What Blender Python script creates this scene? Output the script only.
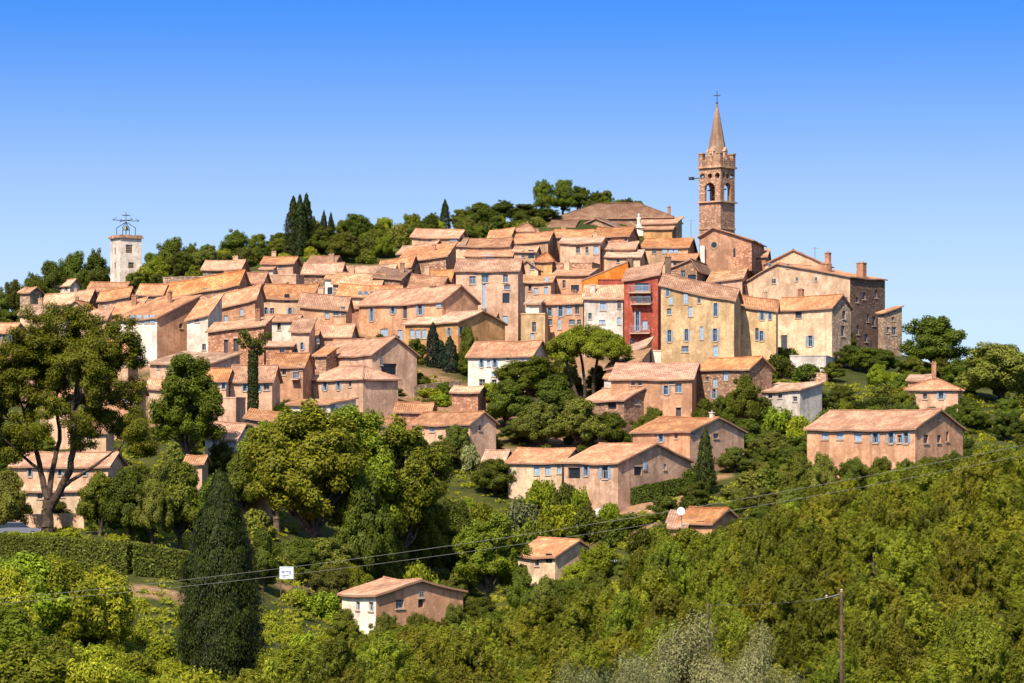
import bpy, bmesh, math, random
import numpy as np
from mathutils import Vector, Matrix, noise
random.seed(7); np.random.seed(7)
for o in list(bpy.data.objects): bpy.data.objects.remove(o)
scene = bpy.context.scene
COL = scene.collection
R = math.radians

# ------------------------------------------------------------------ camera
F = 2800.0; HOR = 450.0; CX = 512.0
cam_d = bpy.data.cameras.new('camera'); cam = bpy.data.objects.new('camera', cam_d)
COL.objects.link(cam); scene.camera = cam
cam.location = (0, 0, 0); cam.rotation_euler = (R(90), 0, 0)
cam_d.sensor_width = 36; cam_d.lens = F/1024*36
cam_d.shift_y = (HOR-341.5)/1024
cam_d.clip_start = 1; cam_d.clip_end = 20000

# ------------------------------------------------------------------ sky and sun
SUN_EL, SUN_AZ = 49.0, 23.0      # degrees; azimuth measured to the left of straight behind the camera
w = bpy.data.worlds.new('World'); scene.world = w; w.use_nodes = True
nt = w.node_tree; nt.nodes.clear()
out = nt.nodes.new('ShaderNodeOutputWorld'); bg = nt.nodes.new('ShaderNodeBackground')
sky = nt.nodes.new('ShaderNodeTexSky'); sky.sky_type = 'NISHITA'; sky.sun_disc = False
sky.sun_elevation = R(SUN_EL); sky.sun_rotation = R(180+SUN_AZ)
sky.air_density = 1.0; sky.dust_density = 0.6; sky.ozone_density = 3.0; sky.altitude = 0
L = nt.links.new
tc = nt.nodes.new('ShaderNodeTexCoord'); sep = nt.nodes.new('ShaderNodeSeparateXYZ')
mx = nt.nodes.new('ShaderNodeMath'); mx.operation = 'MAXIMUM'; mx.inputs[1].default_value = 0.42
comb = nt.nodes.new('ShaderNodeCombineXYZ'); nrm = nt.nodes.new('ShaderNodeVectorMath'); nrm.operation = 'NORMALIZE'
tint = nt.nodes.new('ShaderNodeMix'); tint.data_type = 'RGBA'; tint.blend_type = 'MULTIPLY'; tint.inputs[0].default_value = 1; tint.inputs[7].default_value = (0.72, 1.0, 1.42, 1)
tm = nt.nodes.new('ShaderNodeMix'); tm.data_type = 'RGBA'; tm.inputs[6].default_value = (0.14, 0.465, 0.86, 1); tm.inputs[7].default_value = (1.1, 1.0, 0.92, 1)
tr_ = nt.nodes.new('ShaderNodeMapRange'); tr_.interpolation_type = 'SMOOTHSTEP'
for k_, v_ in ((1, .17), (2, .40), (3, 0), (4, 1)): tr_.inputs[k_].default_value = v_
# paler air towards the horizon (a function of elevation only)
mr = nt.nodes.new('ShaderNodeMapRange'); mr.interpolation_type = 'SMOOTHSTEP'
for k_, v_ in ((1, .175), (2, .02), (3, 0), (4, 1)): mr.inputs[k_].default_value = v_
hz = nt.nodes.new('ShaderNodeMix'); hz.data_type = 'RGBA'; hz.inputs[7].default_value = (2.2, 2.92, 3.4, 1)
L(tc.outputs['Generated'], sep.inputs[0]); L(sep.outputs[0], comb.inputs[0]); L(sep.outputs[1], comb.inputs[1])
L(sep.outputs[2], mx.inputs[0]); L(mx.outputs[0], comb.inputs[2]); L(comb.outputs[0], nrm.inputs[0])
L(nrm.outputs[0], sky.inputs[0]); L(sky.outputs[0], tint.inputs[6]); L(sep.outputs[2], mr.inputs[0]); L(mr.outputs[0], hz.inputs[0])
L(sep.outputs[2], tr_.inputs[0]); L(tr_.outputs[0], tm.inputs[0]); L(tm.outputs[2], tint.inputs[7]); L(tint.outputs[2], hz.inputs[6]); L(hz.outputs[2], bg.inputs[0]); L(bg.outputs[0], out.inputs[0])
bg.inputs[1].default_value = 0.15
sd = bpy.data.lights.new('sun', 'SUN'); sun = bpy.data.objects.new('sun', sd); COL.objects.link(sun)
sd.energy = 4.7; sd.angle = R(0.5); sd.color = (1.0, 0.9, 0.76)
az = R(SUN_AZ); el = R(SUN_EL)
sdir = Vector((-math.sin(az)*math.cos(el), -math.cos(az)*math.cos(el), math.sin(el)))
sun.rotation_euler = sdir.to_track_quat('Z', 'Y').to_euler(); sun.location = (0, 0, 200)
vs = scene.view_settings; vs.view_transform = 'Standard'; vs.look = 'None'; vs.gamma = 1; vs.exposure = 1.0; vs.use_curve_mapping = False

# ------------------------------------------------------------------ helpers
def tag(o, label=None, cat=None, group=None, kind=None):
    if label: o['label'] = label
    if cat: o['category'] = cat
    if group: o['group'] = group
    if kind: o['kind'] = kind
    return o
def empty(name, loc, rz=0):
    o = bpy.data.objects.new(name, None); COL.objects.link(o)
    o.location = loc; o.rotation_euler = (0, 0, rz); o.empty_display_size = 1
    return o
def link(name, me, parent=None, loc=None):
    o = bpy.data.objects.new(name, me); COL.objects.link(o)
    if parent: o.parent = parent
    if loc is not None: o.location = loc
    return o
class MB:
    def __init__(s): s.v = []; s.f = []; s.m = []; s.uv = []
    def poly(s, pts, m=0, uv=None):
        n = len(s.v); s.v += [tuple(p) for p in pts]; s.f.append(tuple(range(n, n+len(pts)))); s.m.append(m)
        s.uv += list(uv) if uv else [(0, 0)]*len(pts)
    def box(s, P, u0, u1, n0, n1, z0, z1, m=0):
        c = [P(u, n, z) for z in (z0, z1) for n in (n0, n1) for u in (u0, u1)]
        for q in ((0,1,5,4), (2,6,7,3), (0,4,6,2), (1,3,7,5), (4,5,7,6), (0,2,3,1)):
            s.poly([c[i] for i in q], m)
    def tube(s, a, b, ra, rb, m=0, n=8):
        a = Vector(a); b = Vector(b); d = (b-a).normalized()
        t = d.orthogonal().normalized(); q = d.cross(t)
        ra_ = [a+(t*math.cos(i*2*math.pi/n)+q*math.sin(i*2*math.pi/n))*ra for i in range(n)]
        rb_ = [b+(t*math.cos(i*2*math.pi/n)+q*math.sin(i*2*math.pi/n))*rb for i in range(n)]
        for i in range(n):
            j = (i+1) % n; s.poly([ra_[i], ra_[j], rb_[j], rb_[i]], m)
        s.poly(ra_[::-1], m); s.poly(rb_, m)
    def lathe(s, prof, c=(0,0,0), n=16, m=0):
        rings = [[(c[0]+r*math.cos(i*2*math.pi/n), c[1]+r*math.sin(i*2*math.pi/n), c[2]+z) for i in range(n)] for r, z in prof]
        for a, b in zip(rings, rings[1:]):
            for i in range(n):
                j = (i+1) % n; s.poly([a[i], a[j], b[j], b[i]], m)
    def mesh(s, name, mats, smooth=False):
        me = bpy.data.meshes.new(name); me.from_pydata(s.v, [], s.f)
        for mt in mats: me.materials.append(mt)
        me.polygons.foreach_set('material_index', s.m)
        l = me.uv_layers.new(name='UVMap'); l.data.foreach_set('uv', np.array(s.uv, dtype=np.float32).ravel())
        if smooth: me.polygons.foreach_set('use_smooth', [True]*len(s.f))
        me.update(); return me
    def build(s, name, mats, parent=None, loc=None, smooth=False):
        return link(name, s.mesh(name, mats, smooth), parent, loc)
def XYZ(u, n, z): return (u, n, z)

# ------------------------------------------------------------------ materials
def new_mat(name):
    m = bpy.data.materials.new(name); m.use_nodes = True
    n = m.node_tree; b = n.nodes['Principled BSDF']; return m, n, b
def node(n, t, **kw):
    x = n.nodes.new(t)
    for k, v in kw.items(): setattr(x, k, v)
    return x
def mixc(n, fac, a, b, mode='MIX'):
    x = node(n, 'ShaderNodeMix', data_type='RGBA', blend_type=mode)
    for sock, v in ((0, fac), (6, a), (7, b)):
        if isinstance(v, bpy.types.NodeSocket): n.links.new(v, x.inputs[sock])
        elif isinstance(v, (int, float)): x.inputs[sock].default_value = v
        else: x.inputs[sock].default_value = (*v, 1) if len(v) == 3 else v
    return x.outputs[2]
def ramp(n, sock, a, b, lo=0.0, hi=1.0):
    x = node(n, 'ShaderNodeMapRange'); n.links.new(sock, x.inputs[0])
    x.inputs[1].default_value = a; x.inputs[2].default_value = b; x.inputs[3].default_value = lo; x.inputs[4].default_value = hi
    return x.outputs[0]
def sc(c, k): return tuple(min(1, x*k) for x in c)
_cache = {}
def wall_mat(col, rough=False):
    col = sc(col, .87)
    key = ('wall', col, rough)
    if key in _cache: return _cache[key]
    m, n, b = new_mat('plaster' if not rough else 'rubble_stone')
    g = node(n, 'ShaderNodeNewGeometry')
    n1 = node(n, 'ShaderNodeTexNoise'); n1.inputs['Scale'].default_value = 0.35; n1.inputs['Detail'].default_value = 5
    n2 = node(n, 'ShaderNodeTexNoise'); n2.inputs['Scale'].default_value = 2.2; n2.inputs['Detail'].default_value = 6; n2.inputs['Roughness'].default_value = 0.7
    mp = node(n, 'ShaderNodeMapping'); mp.inputs['Scale'].default_value = (1.6, 1.6, 0.18)
    n3 = node(n, 'ShaderNodeTexNoise'); n3.inputs['Scale'].default_value = 1.0; n3.inputs['Detail'].default_value = 4
    for x in (n1, n2): n.links.new(g.outputs['Position'], x.inputs['Vector'])
    n.links.new(g.outputs['Position'], mp.inputs[0]); n.links.new(mp.outputs[0], n3.inputs['Vector'])
    c = mixc(n, ramp(n, n1.outputs[0], .38, .62), sc(col, .74), sc(col, 1.14))
    c = mixc(n, ramp(n, n2.outputs[0], .46, .72, 0, .75 if not rough else .9), c, sc((col[0], col[1]*.92, col[2]*.85), .56))
    c = mixc(n, ramp(n, n3.outputs[0], .5, .7, 0, .75), c, sc(col, .5))
    n4 = node(n, 'ShaderNodeTexNoise'); n4.inputs['Scale'].default_value = .8; n4.inputs['Detail'].default_value = 7; n4.inputs['Roughness'].default_value = .75; n.links.new(g.outputs['Position'], n4.inputs['Vector'])
    c = mixc(n, ramp(n, n4.outputs[0], .54, .6, 0, .55), c, sc((col[0], col[1]*.86, col[2]*.75), .6))
    c = mixc(n, ramp(n, n4.outputs[0], .45, .39, 0, .5), c, tuple(min(.8, x*1.25+.05) for x in col))
    if rough:
        v = node(n, 'ShaderNodeTexVoronoi'); v.inputs['Scale'].default_value = 3.6
        mp2 = node(n, 'ShaderNodeMapping'); mp2.inputs['Scale'].default_value = (1, 1, 1.7)
        n.links.new(g.outputs['Position'], mp2.inputs[0]); n.links.new(mp2.outputs[0], v.inputs['Vector'])
        s = node(n, 'ShaderNodeSeparateColor'); n.links.new(v.outputs['Color'], s.inputs[0])
        c = mixc(n, ramp(n, s.outputs[0], 0, 1, 0, .75), c, sc((col[0]*1.0, col[1]*.85, col[2]*.75), .5))
        c = mixc(n, ramp(n, s.outputs[1], .75, .95, 0, .8), c, sc(col, 1.6))
    oi = node(n, 'ShaderNodeObjectInfo'); hs = node(n, 'ShaderNodeHueSaturation'); n.links.new(c, hs.inputs['Color'])
    n.links.new(ramp(n, oi.outputs['Random'], 0, 1, .86, 1.14), hs.inputs['Value']); c = hs.outputs[0]
    n.links.new(c, b.inputs['Base Color']); b.inputs['Roughness'].default_value = .92; b.inputs['Specular IOR Level'].default_value = .15
    bp = node(n, 'ShaderNodeBump'); bp.inputs['Strength'].default_value = .5; bp.inputs['Distance'].default_value = .06 if not rough else .14
    n.links.new(n2.outputs[0], bp.inputs['Height']); n.links.new(bp.outputs[0], b.inputs['Normal'])
    _cache[key] = m; return m
def roof_mat(col):
    col = (col[0]*.66, col[1]*.60, col[2]*.53)
    key = ('roof', col)
    if key in _cache: return _cache[key]
    m, n, b = new_mat('clay_roof_tiles')
    uv = node(n, 'ShaderNodeUVMap'); sp = node(n, 'ShaderNodeSeparateXYZ'); n.links.new(uv.outputs[0], sp.inputs[0])
    g = node(n, 'ShaderNodeNewGeometry')
    n1 = node(n, 'ShaderNodeTexNoise'); n1.inputs['Scale'].default_value = .45; n1.inputs['Detail'].default_value = 5; n1.inputs['Roughness'].default_value = .65
    n.links.new(g.outputs['Position'], n1.inputs['Vector'])
    # one colour for every tile: cells of 0.26 x 0.42 m
    mp = node(n, 'ShaderNodeMapping'); mp.inputs['Scale'].default_value = (3.8, 2.4, 1); n.links.new(uv.outputs[0], mp.inputs[0])
    fl = node(n, 'ShaderNodeVectorMath', operation='FLOOR'); n.links.new(mp.outputs[0], fl.inputs[0])
    wn = node(n, 'ShaderNodeTexWhiteNoise'); n.links.new(fl.outputs[0], wn.inputs[0])
    c = mixc(n, ramp(n, n1.outputs[0], .4, .6), sc((col[0], col[1]*.9, col[2]*.85), .62), (min(1, col[0]*1.12), min(1, col[1]*1.22), min(1, col[2]*1.3)))
    c = mixc(n, ramp(n, wn.outputs[0], .3, 1, 0, .75), c, sc((col[0], col[1]*.8, col[2]*.66), .62))
    c = mixc(n, ramp(n, wn.outputs[0], 0, .16, .5, 0), c, (min(1, col[0]*1.15), min(1, col[1]*1.4), min(1, col[2]*1.7)))
    n2 = node(n, 'ShaderNodeTexNoise'); n2.inputs['Scale'].default_value = 1.1; n2.inputs['Detail'].default_value = 4
    n.links.new(g.outputs['Position'], n2.inputs['Vector'])
    c = mixc(n, ramp(n, n2.outputs[0], .52, .74, 0, .6), c, (.17, .09, .055))
    # rounded tile columns
    mm = node(n, 'ShaderNodeMath', operation='MULTIPLY'); mm.inputs[1].default_value = 3.8*math.pi; n.links.new(sp.outputs[0], mm.inputs[0])
    sn = node(n, 'ShaderNodeMath', operation='SINE'); n.links.new(mm.outputs[0], sn.inputs[0])
    ab = node(n, 'ShaderNodeMath', operation='ABSOLUTE'); n.links.new(sn.outputs[0], ab.inputs[0])
    c = mixc(n, ramp(n, ab.outputs[0], 0, .35, .55, 0), c, sc((col[0], col[1]*.7, col[2]*.6), .45))
    bp = node(n, 'ShaderNodeBump'); bp.inputs['Strength'].default_value = .8; bp.inputs['Distance'].default_value = .1
    n.links.new(ab.outputs[0], bp.inputs['Height']); n.links.new(bp.outputs[0], b.inputs['Normal'])
    oi = node(n, 'ShaderNodeObjectInfo'); hs = node(n, 'ShaderNodeHueSaturation'); n.links.new(c, hs.inputs['Color'])
    fr = node(n, 'ShaderNodeMath', operation='MULTIPLY'); fr.inputs[1].default_value = 9.7; n.links.new(oi.outputs['Random'], fr.inputs[0]); f2 = node(n, 'ShaderNodeMath', operation='FRACT'); n.links.new(fr.outputs[0], f2.inputs[0])
    n.links.new(ramp(n, oi.outputs['Random'], 0, 1, .74, 1.16), hs.inputs['Value']); n.links.new(ramp(n, f2.outputs[0], 0, 1, .78, 1.04), hs.inputs['Saturation']); c = hs.outputs[0]
    n.links.new(c, b.inputs['Base Color']); b.inputs['Roughness'].default_value = .85; b.inputs['Specular IOR Level'].default_value = .2
    _cache[key] = m; return m
def plain(name, col, rough=.6, metal=0, spec=.4, var=.12):
    key = ('plain', name, col)
    if key in _cache: return _cache[key]
    m, n, b = new_mat(name)
    g = node(n, 'ShaderNodeNewGeometry'); t = node(n, 'ShaderNodeTexNoise'); t.inputs['Scale'].default_value = 2.7; t.inputs['Detail'].default_value = 4
    n.links.new(g.outputs['Position'], t.inputs['Vector'])
    c = mixc(n, ramp(n, t.outputs[0], .35, .65), sc(col, 1-var), sc(col, 1+var))
    n.links.new(c, b.inputs['Base Color']); b.inputs['Roughness'].default_value = rough; b.inputs['Metallic'].default_value = metal
    b.inputs['Specular IOR Level'].default_value = spec
    _cache[key] = m; return m
def leaf_mat(name, c1, c2, trans=.3, hi=None):
    m = bpy.data.materials.new(name); m.use_nodes = True; n = m.node_tree; n.nodes.clear()
    o = node(n, 'ShaderNodeOutputMaterial'); d = node(n, 'ShaderNodeBsdfPrincipled'); t = node(n, 'ShaderNodeBsdfTranslucent'); mx = node(n, 'ShaderNodeMixShader')
    g = node(n, 'ShaderNodeNewGeometry'); oi = node(n, 'ShaderNodeObjectInfo')
    c = mixc(n, ramp(n, g.outputs['Random Per Island'], 0, 1, .12, .95), c1, c2)
    c = mixc(n, ramp(n, g.outputs['Random Per Island'], .9, 1, 0, .7), c, hi or sc(c2, 1.5))
    tn = node(n, 'ShaderNodeTexNoise'); tn.inputs['Scale'].default_value = .8; n.links.new(g.outputs['Position'], tn.inputs['Vector'])
    c = mixc(n, ramp(n, tn.outputs[0], .4, .62, 0, .5), c, sc((c1[0]*1.25, c1[1]*1.02, c1[2]), .9))
    mm = node(n, 'ShaderNodeMapRange'); n.links.new(oi.outputs['Random'], mm.inputs[0]); mm.inputs[3].default_value = .64; mm.inputs[4].default_value = 1.4
    hs = node(n, 'ShaderNodeHueSaturation'); n.links.new(c, hs.inputs['Color']); n.links.new(mm.outputs[0], hs.inputs['Value'])
    hh = node(n, 'ShaderNodeMath', operation='FRACT'); h7 = node(n, 'ShaderNodeMath', operation='MULTIPLY'); h7.inputs[1].default_value = 7.3
    n.links.new(oi.outputs['Random'], h7.inputs[0]); n.links.new(h7.outputs[0], hh.inputs[0])
    n.links.new(ramp(n, hh.outputs[0], 0, 1, .478, .52), hs.inputs['Hue'])
    n.links.new(hs.outputs[0], d.inputs['Base Color']); d.inputs['Roughness'].default_value = .55; d.inputs['Specular IOR Level'].default_value = .12
    n.links.new(hs.outputs[0], t.inputs['Color']); mx.inputs[0].default_value = trans
    n.links.new(d.outputs[0], mx.inputs[1]); n.links.new(t.outputs[0], mx.inputs[2]); n.links.new(mx.outputs[0], o.inputs[0])
    return m

# ------------------------------------------------------------------ terrain
def at(px, row, D): return Vector(((px-CX)/F*D, D, (HOR-row)/F*D))
_cp = [(-70,0,-2),(70,0,-2),(0,0,-1.9),(0,40,-8),(-60,60,-11),(60,60,-11),(0,90,-16),(-35,95,-14.5),(35,95,-16)]
for px, pts in {
    0: [(130,-13.5),(170,-13),(240,-12),(262,-8.2),(300,-6.5),(345,0),(390,9),(430,16),(465,20.5),(520,16),(600,5)],
    150: [(130,-14),(170,-13.2),(235,-12),(258,-8.5),(300,-5.5),(345,1),(390,10),(430,19.5),(472,27.5),(520,24),(600,10)],
    300: [(130,-18),(180,-17),(240,-16),(290,-12),(320,-6),(350,1),(390,10.5),(430,21),(470,30.5),(498,35.3),(540,32),(620,15)],
    430: [(130,-18.5),(200,-19),(260,-18.5),(300,-17.3),(325,-10),(350,-1.5),(385,7.5),(430,19),(470,30),(508,39),(560,34),(650,15)],
    560: [(130,-18.5),(200,-18.5),(260,-17.5),(315,-13.8),(335,-7),(365,1.5),(400,10),(430,18),(470,30),(518,43.5),(560,40),(660,15)],
    640: [(180,-18),(250,-15),(310,-9),(335,-4.8),(365,1.5),(400,9.5),(430,18),(480,32),(518,42.5),(580,32)],
    717: [(150,-17),(250,-12.3),(300,-8),(335,-4.5),(375,4.5),(410,12.5),(440,19),(485,31.5),(540,32),(640,10)],
    800: [(150,-16.5),(250,-9.8),(300,-6),(345,-1.5),(385,7),(425,14.5),(460,20),(520,20),(640,5)],
    900: [(150,-16.5),(250,-7),(300,-4.5),(345,-1.5),(400,9),(440,14.5),(520,10)],
    1040: [(140,-16.5),(200,-10),(250,-5),(330,-3),(380,4),(420,8),(520,2)],
    1300: [(140,-15),(250,-6),(400,3),(550,-6)], -250: [(140,-14),(250,-10),(400,8),(550,4)]}.items():
    _cp += [((px-CX)/F*D, D, z) for D, z in pts]
_cp = np.array(_cp, float)
def _phi(a, b):
    d2 = (a[:, None, 0]-b[None, :, 0])**2+(a[:, None, 1]-b[None, :, 1])**2
    return np.sqrt(d2+12.0**2)
_n = len(_cp); _A = np.zeros((_n+3, _n+3)); _A[:_n, :_n] = _phi(_cp, _cp)-np.eye(_n)*0.4
_A[:_n, _n] = 1; _A[:_n, _n+1:] = _cp[:, :2]; _A[_n:, :_n] = _A[:_n, _n:].T
_w = np.linalg.solve(_A, np.concatenate([_cp[:, 2], np.zeros(3)]))
def terr_raw(xy):
    xy = np.asarray(xy, float)
    return _phi(xy, _cp) @ _w[:_n] + _w[_n] + xy @ _w[_n+1:]
def terr_many(xy):
    xy = np.asarray(xy, float); z = terr_raw(xy)
    d = np.maximum(np.maximum(np.abs(xy[:, 0])-np.maximum(60, 60+xy[:, 1]*.22), xy[:, 1]-600), -xy[:, 1]-20)
    t = np.clip(d/140, 0, 1); t = t*t*(3-2*t)
    return z*(1-t)+(-16)*t
gx = np.arange(-320, 321, 2.5); gy = np.arange(-40, 801, 2.5)
_G = terr_many(np.array([(x, y) for y in gy for x in gx])).reshape(len(gy), len(gx))
def terr(x, y):
    i = min(max((x+320)/2.5, 0), len(gx)-1.001); j = min(max((y+40)/2.5, 0), len(gy)-1.001)
    a, b = int(i), int(j); u, v = i-a, j-b
    return float((_G[b, a]*(1-u)+_G[b, a+1]*u)*(1-v)+(_G[b+1, a]*(1-u)+_G[b+1, a+1]*u)*v)
def solve_D(px, row, h, D0, D1=560):
    """distance at which the line of sight through (px,row) is h metres above the ground"""
    best = None; prev = None; D = D0
    while D < D1:
        p = at(px, row, D); f = terr(p.x, D)+h-p.z
        if prev is not None and prev < 0 <= f: return D-0.5
        if best is None or abs(f) < best[0]: best = (abs(f), D)
        prev = f; D += 1
    return best[1]
# ------------------------------------------------------------------ ground
def build_ground():
    xs = np.concatenate([[-6000,-3000,-1500,-800,-500,-380], np.arange(-300, 301, 5), [380,500,800,1500,3000,6000]])
    ys = np.concatenate([[-3000,-1000,-300,-120,-60], np.arange(-20, 721, 5), [760,820,900,1100,1500,2500,4500,9000]])
    P = np.array([(x, y) for y in ys for x in xs]); Z = terr_many(P)
    far = np.hypot(P[:, 0], P[:, 1]-300)
    nx, ny = len(xs), len(ys)
    faces = [(j*nx+i, j*nx+i+1, (j+1)*nx+i+1, (j+1)*nx+i) for j in range(ny-1) for i in range(nx-1)]
    me = bpy.data.meshes.new('ground')
    me.from_pydata([(x, y, z) for (x, y), z in zip(P, Z)], [], faces)
    a = me.attributes.new('earth', 'FLOAT', 'POINT')
    px = P[:, 0]/np.maximum(P[:, 1], 1)*F+CX; row = HOR-Z/np.maximum(P[:, 1], 1)*F
    e = ((P[:, 1] > 352) & (P[:, 1] < 540) & (px > 100) & (px < 780)).astype(float)*.8
    e = np.where((P[:, 1] > 472), 0, e*.8)
    e = np.where((P[:, 1] > 310) & (P[:, 1] < 345) & (px > 560) & (px < 720), .8, e)
    e = np.where((P[:, 1] > 262) & (P[:, 1] < 300) & (px > 260) & (px < 360), .95, e)
    e = np.where((P[:, 1] > 231) & (P[:, 1] < 243) & (px > 40) & (px < 215), .6, e)
    a.data.foreach_set('value', e.astype(np.float32))
    me.polygons.foreach_set('use_smooth', [True]*len(faces))
    m, n, b = new_mat('dry_ground')
    at_ = node(n, 'ShaderNodeAttribute', attribute_name='earth'); g = node(n, 'ShaderNodeNewGeometry')
    n1 = node(n, 'ShaderNodeTexNoise'); n1.inputs['Scale'].default_value = .12; n1.inputs['Detail'].default_value = 6
    n2 = node(n, 'ShaderNodeTexNoise'); n2.inputs['Scale'].default_value = 1.6; n2.inputs['Detail'].default_value = 6
    for x in (n1, n2): n.links.new(g.outputs['Position'], x.inputs['Vector'])
    grass = mixc(n, ramp(n, n1.outputs[0], .4, .6), (.028, .034, .006), (.075, .075, .015))
    grass = mixc(n, ramp(n, n2.outputs[0], .4, .7), grass, (.03, .036, .008))
    soil = mixc(n, ramp(n, n2.outputs[0], .35, .65), (.27, .155, .085), (.18, .10, .055))
    ad = node(n, 'ShaderNodeMath', operation='ADD'); n.links.new(at_.outputs['Fac'], ad.inputs[0]); n.links.new(ramp(n, n1.outputs[0], .3, .7, -.3, .3), ad.inputs[1])
    c = mixc(n, ramp(n, ad.outputs[0], .4, .7), grass, soil)
    n.links.new(c, b.inputs['Base Color']); b.inputs['Roughness'].default_value = .95; b.inputs['Specular IOR Level'].default_value = .1
    bp = node(n, 'ShaderNodeBump'); bp.inputs['Distance'].default_value = .3; n.links.new(n2.outputs[0], bp.inputs['Height']); n.links.new(bp.outputs[0], b.inputs['Normal'])
    me.materials.append(m); tag(link('ground', me), kind='structure')
build_ground()

# ------------------------------------------------------------------ houses
WALL = dict(cream=(.59,.42,.27), peach=(.58,.385,.25), white=(.74,.64,.52), pink=(.52,.32,.21), brown=(.36,.215,.135), ochre=(.56,.30,.12), yellow=(.58,.385,.20),
            red=(.33,.075,.045), orange=(.78,.22,.03), stone=(.37,.26,.18), tan=(.54,.35,.215), grey=(.54,.47,.40), terra=(.52,.275,.155),
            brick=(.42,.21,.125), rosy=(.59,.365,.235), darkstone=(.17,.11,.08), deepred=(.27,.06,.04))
ROUGH = {'stone', 'brown', 'darkstone', 'brick'}
ROOF = dict(o=(.72,.36,.165), p=(.74,.47,.28), r=(.50,.27,.15), d=(.33,.2,.13), h=(.78,.29,.07))
SHUT = dict(s=(.17,.26,.35), c=(.24,.33,.42), k=(.05,.06,.075))
GLASS = plain('window_glass', (.015,.02,.028), .12, 0, .6)
BGLASS = plain('window_glass_bright', (.06,.10,.15), .08, 0, .9)
FRAME = plain('painted_window_frame', (.2,.23,.26), .6); SILL = plain('pale_stone_sill', (.40,.29,.2), .9)
DARKDOOR = plain('weathered_door_wood', (.045,.04,.045), .7)
def jit(p, amp): return noise.noise(Vector(p)*.33)*amp
def patch(mb, A, B, C, Dd, th, amp=.15, m=0, org=Vector((0,0,0)), me=1):
    """roof slab: A-B is the eave, Dd-C the ridge; undulating like an old tiled roof"""
    A, B, C, Dd = map(Vector, (A, B, C, Dd))
    nu = max(2, int((B-A).length/1.2)); nv = max(2, int((Dd-A).length/1.6))
    g = [[None]*(nv+1) for _ in range(nu+1)]
    for i in range(nu+1):
        for j in range(nv+1):
            u, v = i/nu, j/nv; p = (A.lerp(B, u)).lerp(Dd.lerp(C, u), v); p = Vector((p.x, p.y, p.z+jit(p+org, amp)-.16*math.sin(math.pi*u)*math.sin(math.pi*min(1, v+.25)*.8)))
            g[i][j] = p
    lu, lv = ((B-A).length+(C-Dd).length)/2, (Dd-A).length
    dn = Vector((0, 0, -th))
    for i in range(nu):
        for j in range(nv):
            q = [g[i][j], g[i+1][j], g[i+1][j+1], g[i][j+1]]
            uv = [(lu*i/nu, lv*j/nv), (lu*(i+1)/nu, lv*j/nv), (lu*(i+1)/nu, lv*(j+1)/nv), (lu*i/nu, lv*(j+1)/nv)]
            mb.poly(q, m, uv); mb.poly([p+dn for p in q][::-1], me)
    for i in range(nu):
        for j in (0, nv):
            a, b = g[i][j], g[i+1][j]; mb.poly([a, b, b+dn, a+dn], me)
    for j in range(nv):
        for i in (0, nu):
            a, b = g[i][j], g[i][j+1]; mb.poly([a, b, b+dn, a+dn], me)
def parse(s):
    r = []
    for t in (s or '').split(';'):
        t = t.strip()
        if not t: continue
        q = t.split(','); st = 's'
        if q[-1].strip().isalpha(): st = q.pop().strip()
        r.append(([float(x) for x in q], st))
    return r
HOUSES = []; GEO = []
def wallface(mb, P, u0, u1, z0, z1, holes, m=0, depth=.22):
    us = sorted({u0, u1, *[x for h in holes for x in h[:2]]}); zs = sorted({z0, z1, *[x for h in holes for x in h[2:]]})
    for a, b in zip(us, us[1:]):
        for c, d in zip(zs, zs[1:]):
            mu, mz = (a+b)/2, (c+d)/2
            if any(h[0] < mu < h[1] and h[2] < mz < h[3] for h in holes): continue
            mb.poly([P(a,0,c), P(b,0,c), P(b,0,d), P(a,0,d)], m)
    for a, b, c, d in holes:
        for q in ((( a,0,c),(a,-depth,c),(a,-depth,d),(a,0,d)), ((b,0,c),(b,0,d),(b,-depth,d),(b,-depth,c)), ((a,0,d),(a,-depth,d),(b,-depth,d),(b,0,d)), ((a,0,c),(b,0,c),(b,-depth,c),(a,-depth,c))):
            mb.poly([P(*x) for x in q], m)
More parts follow.
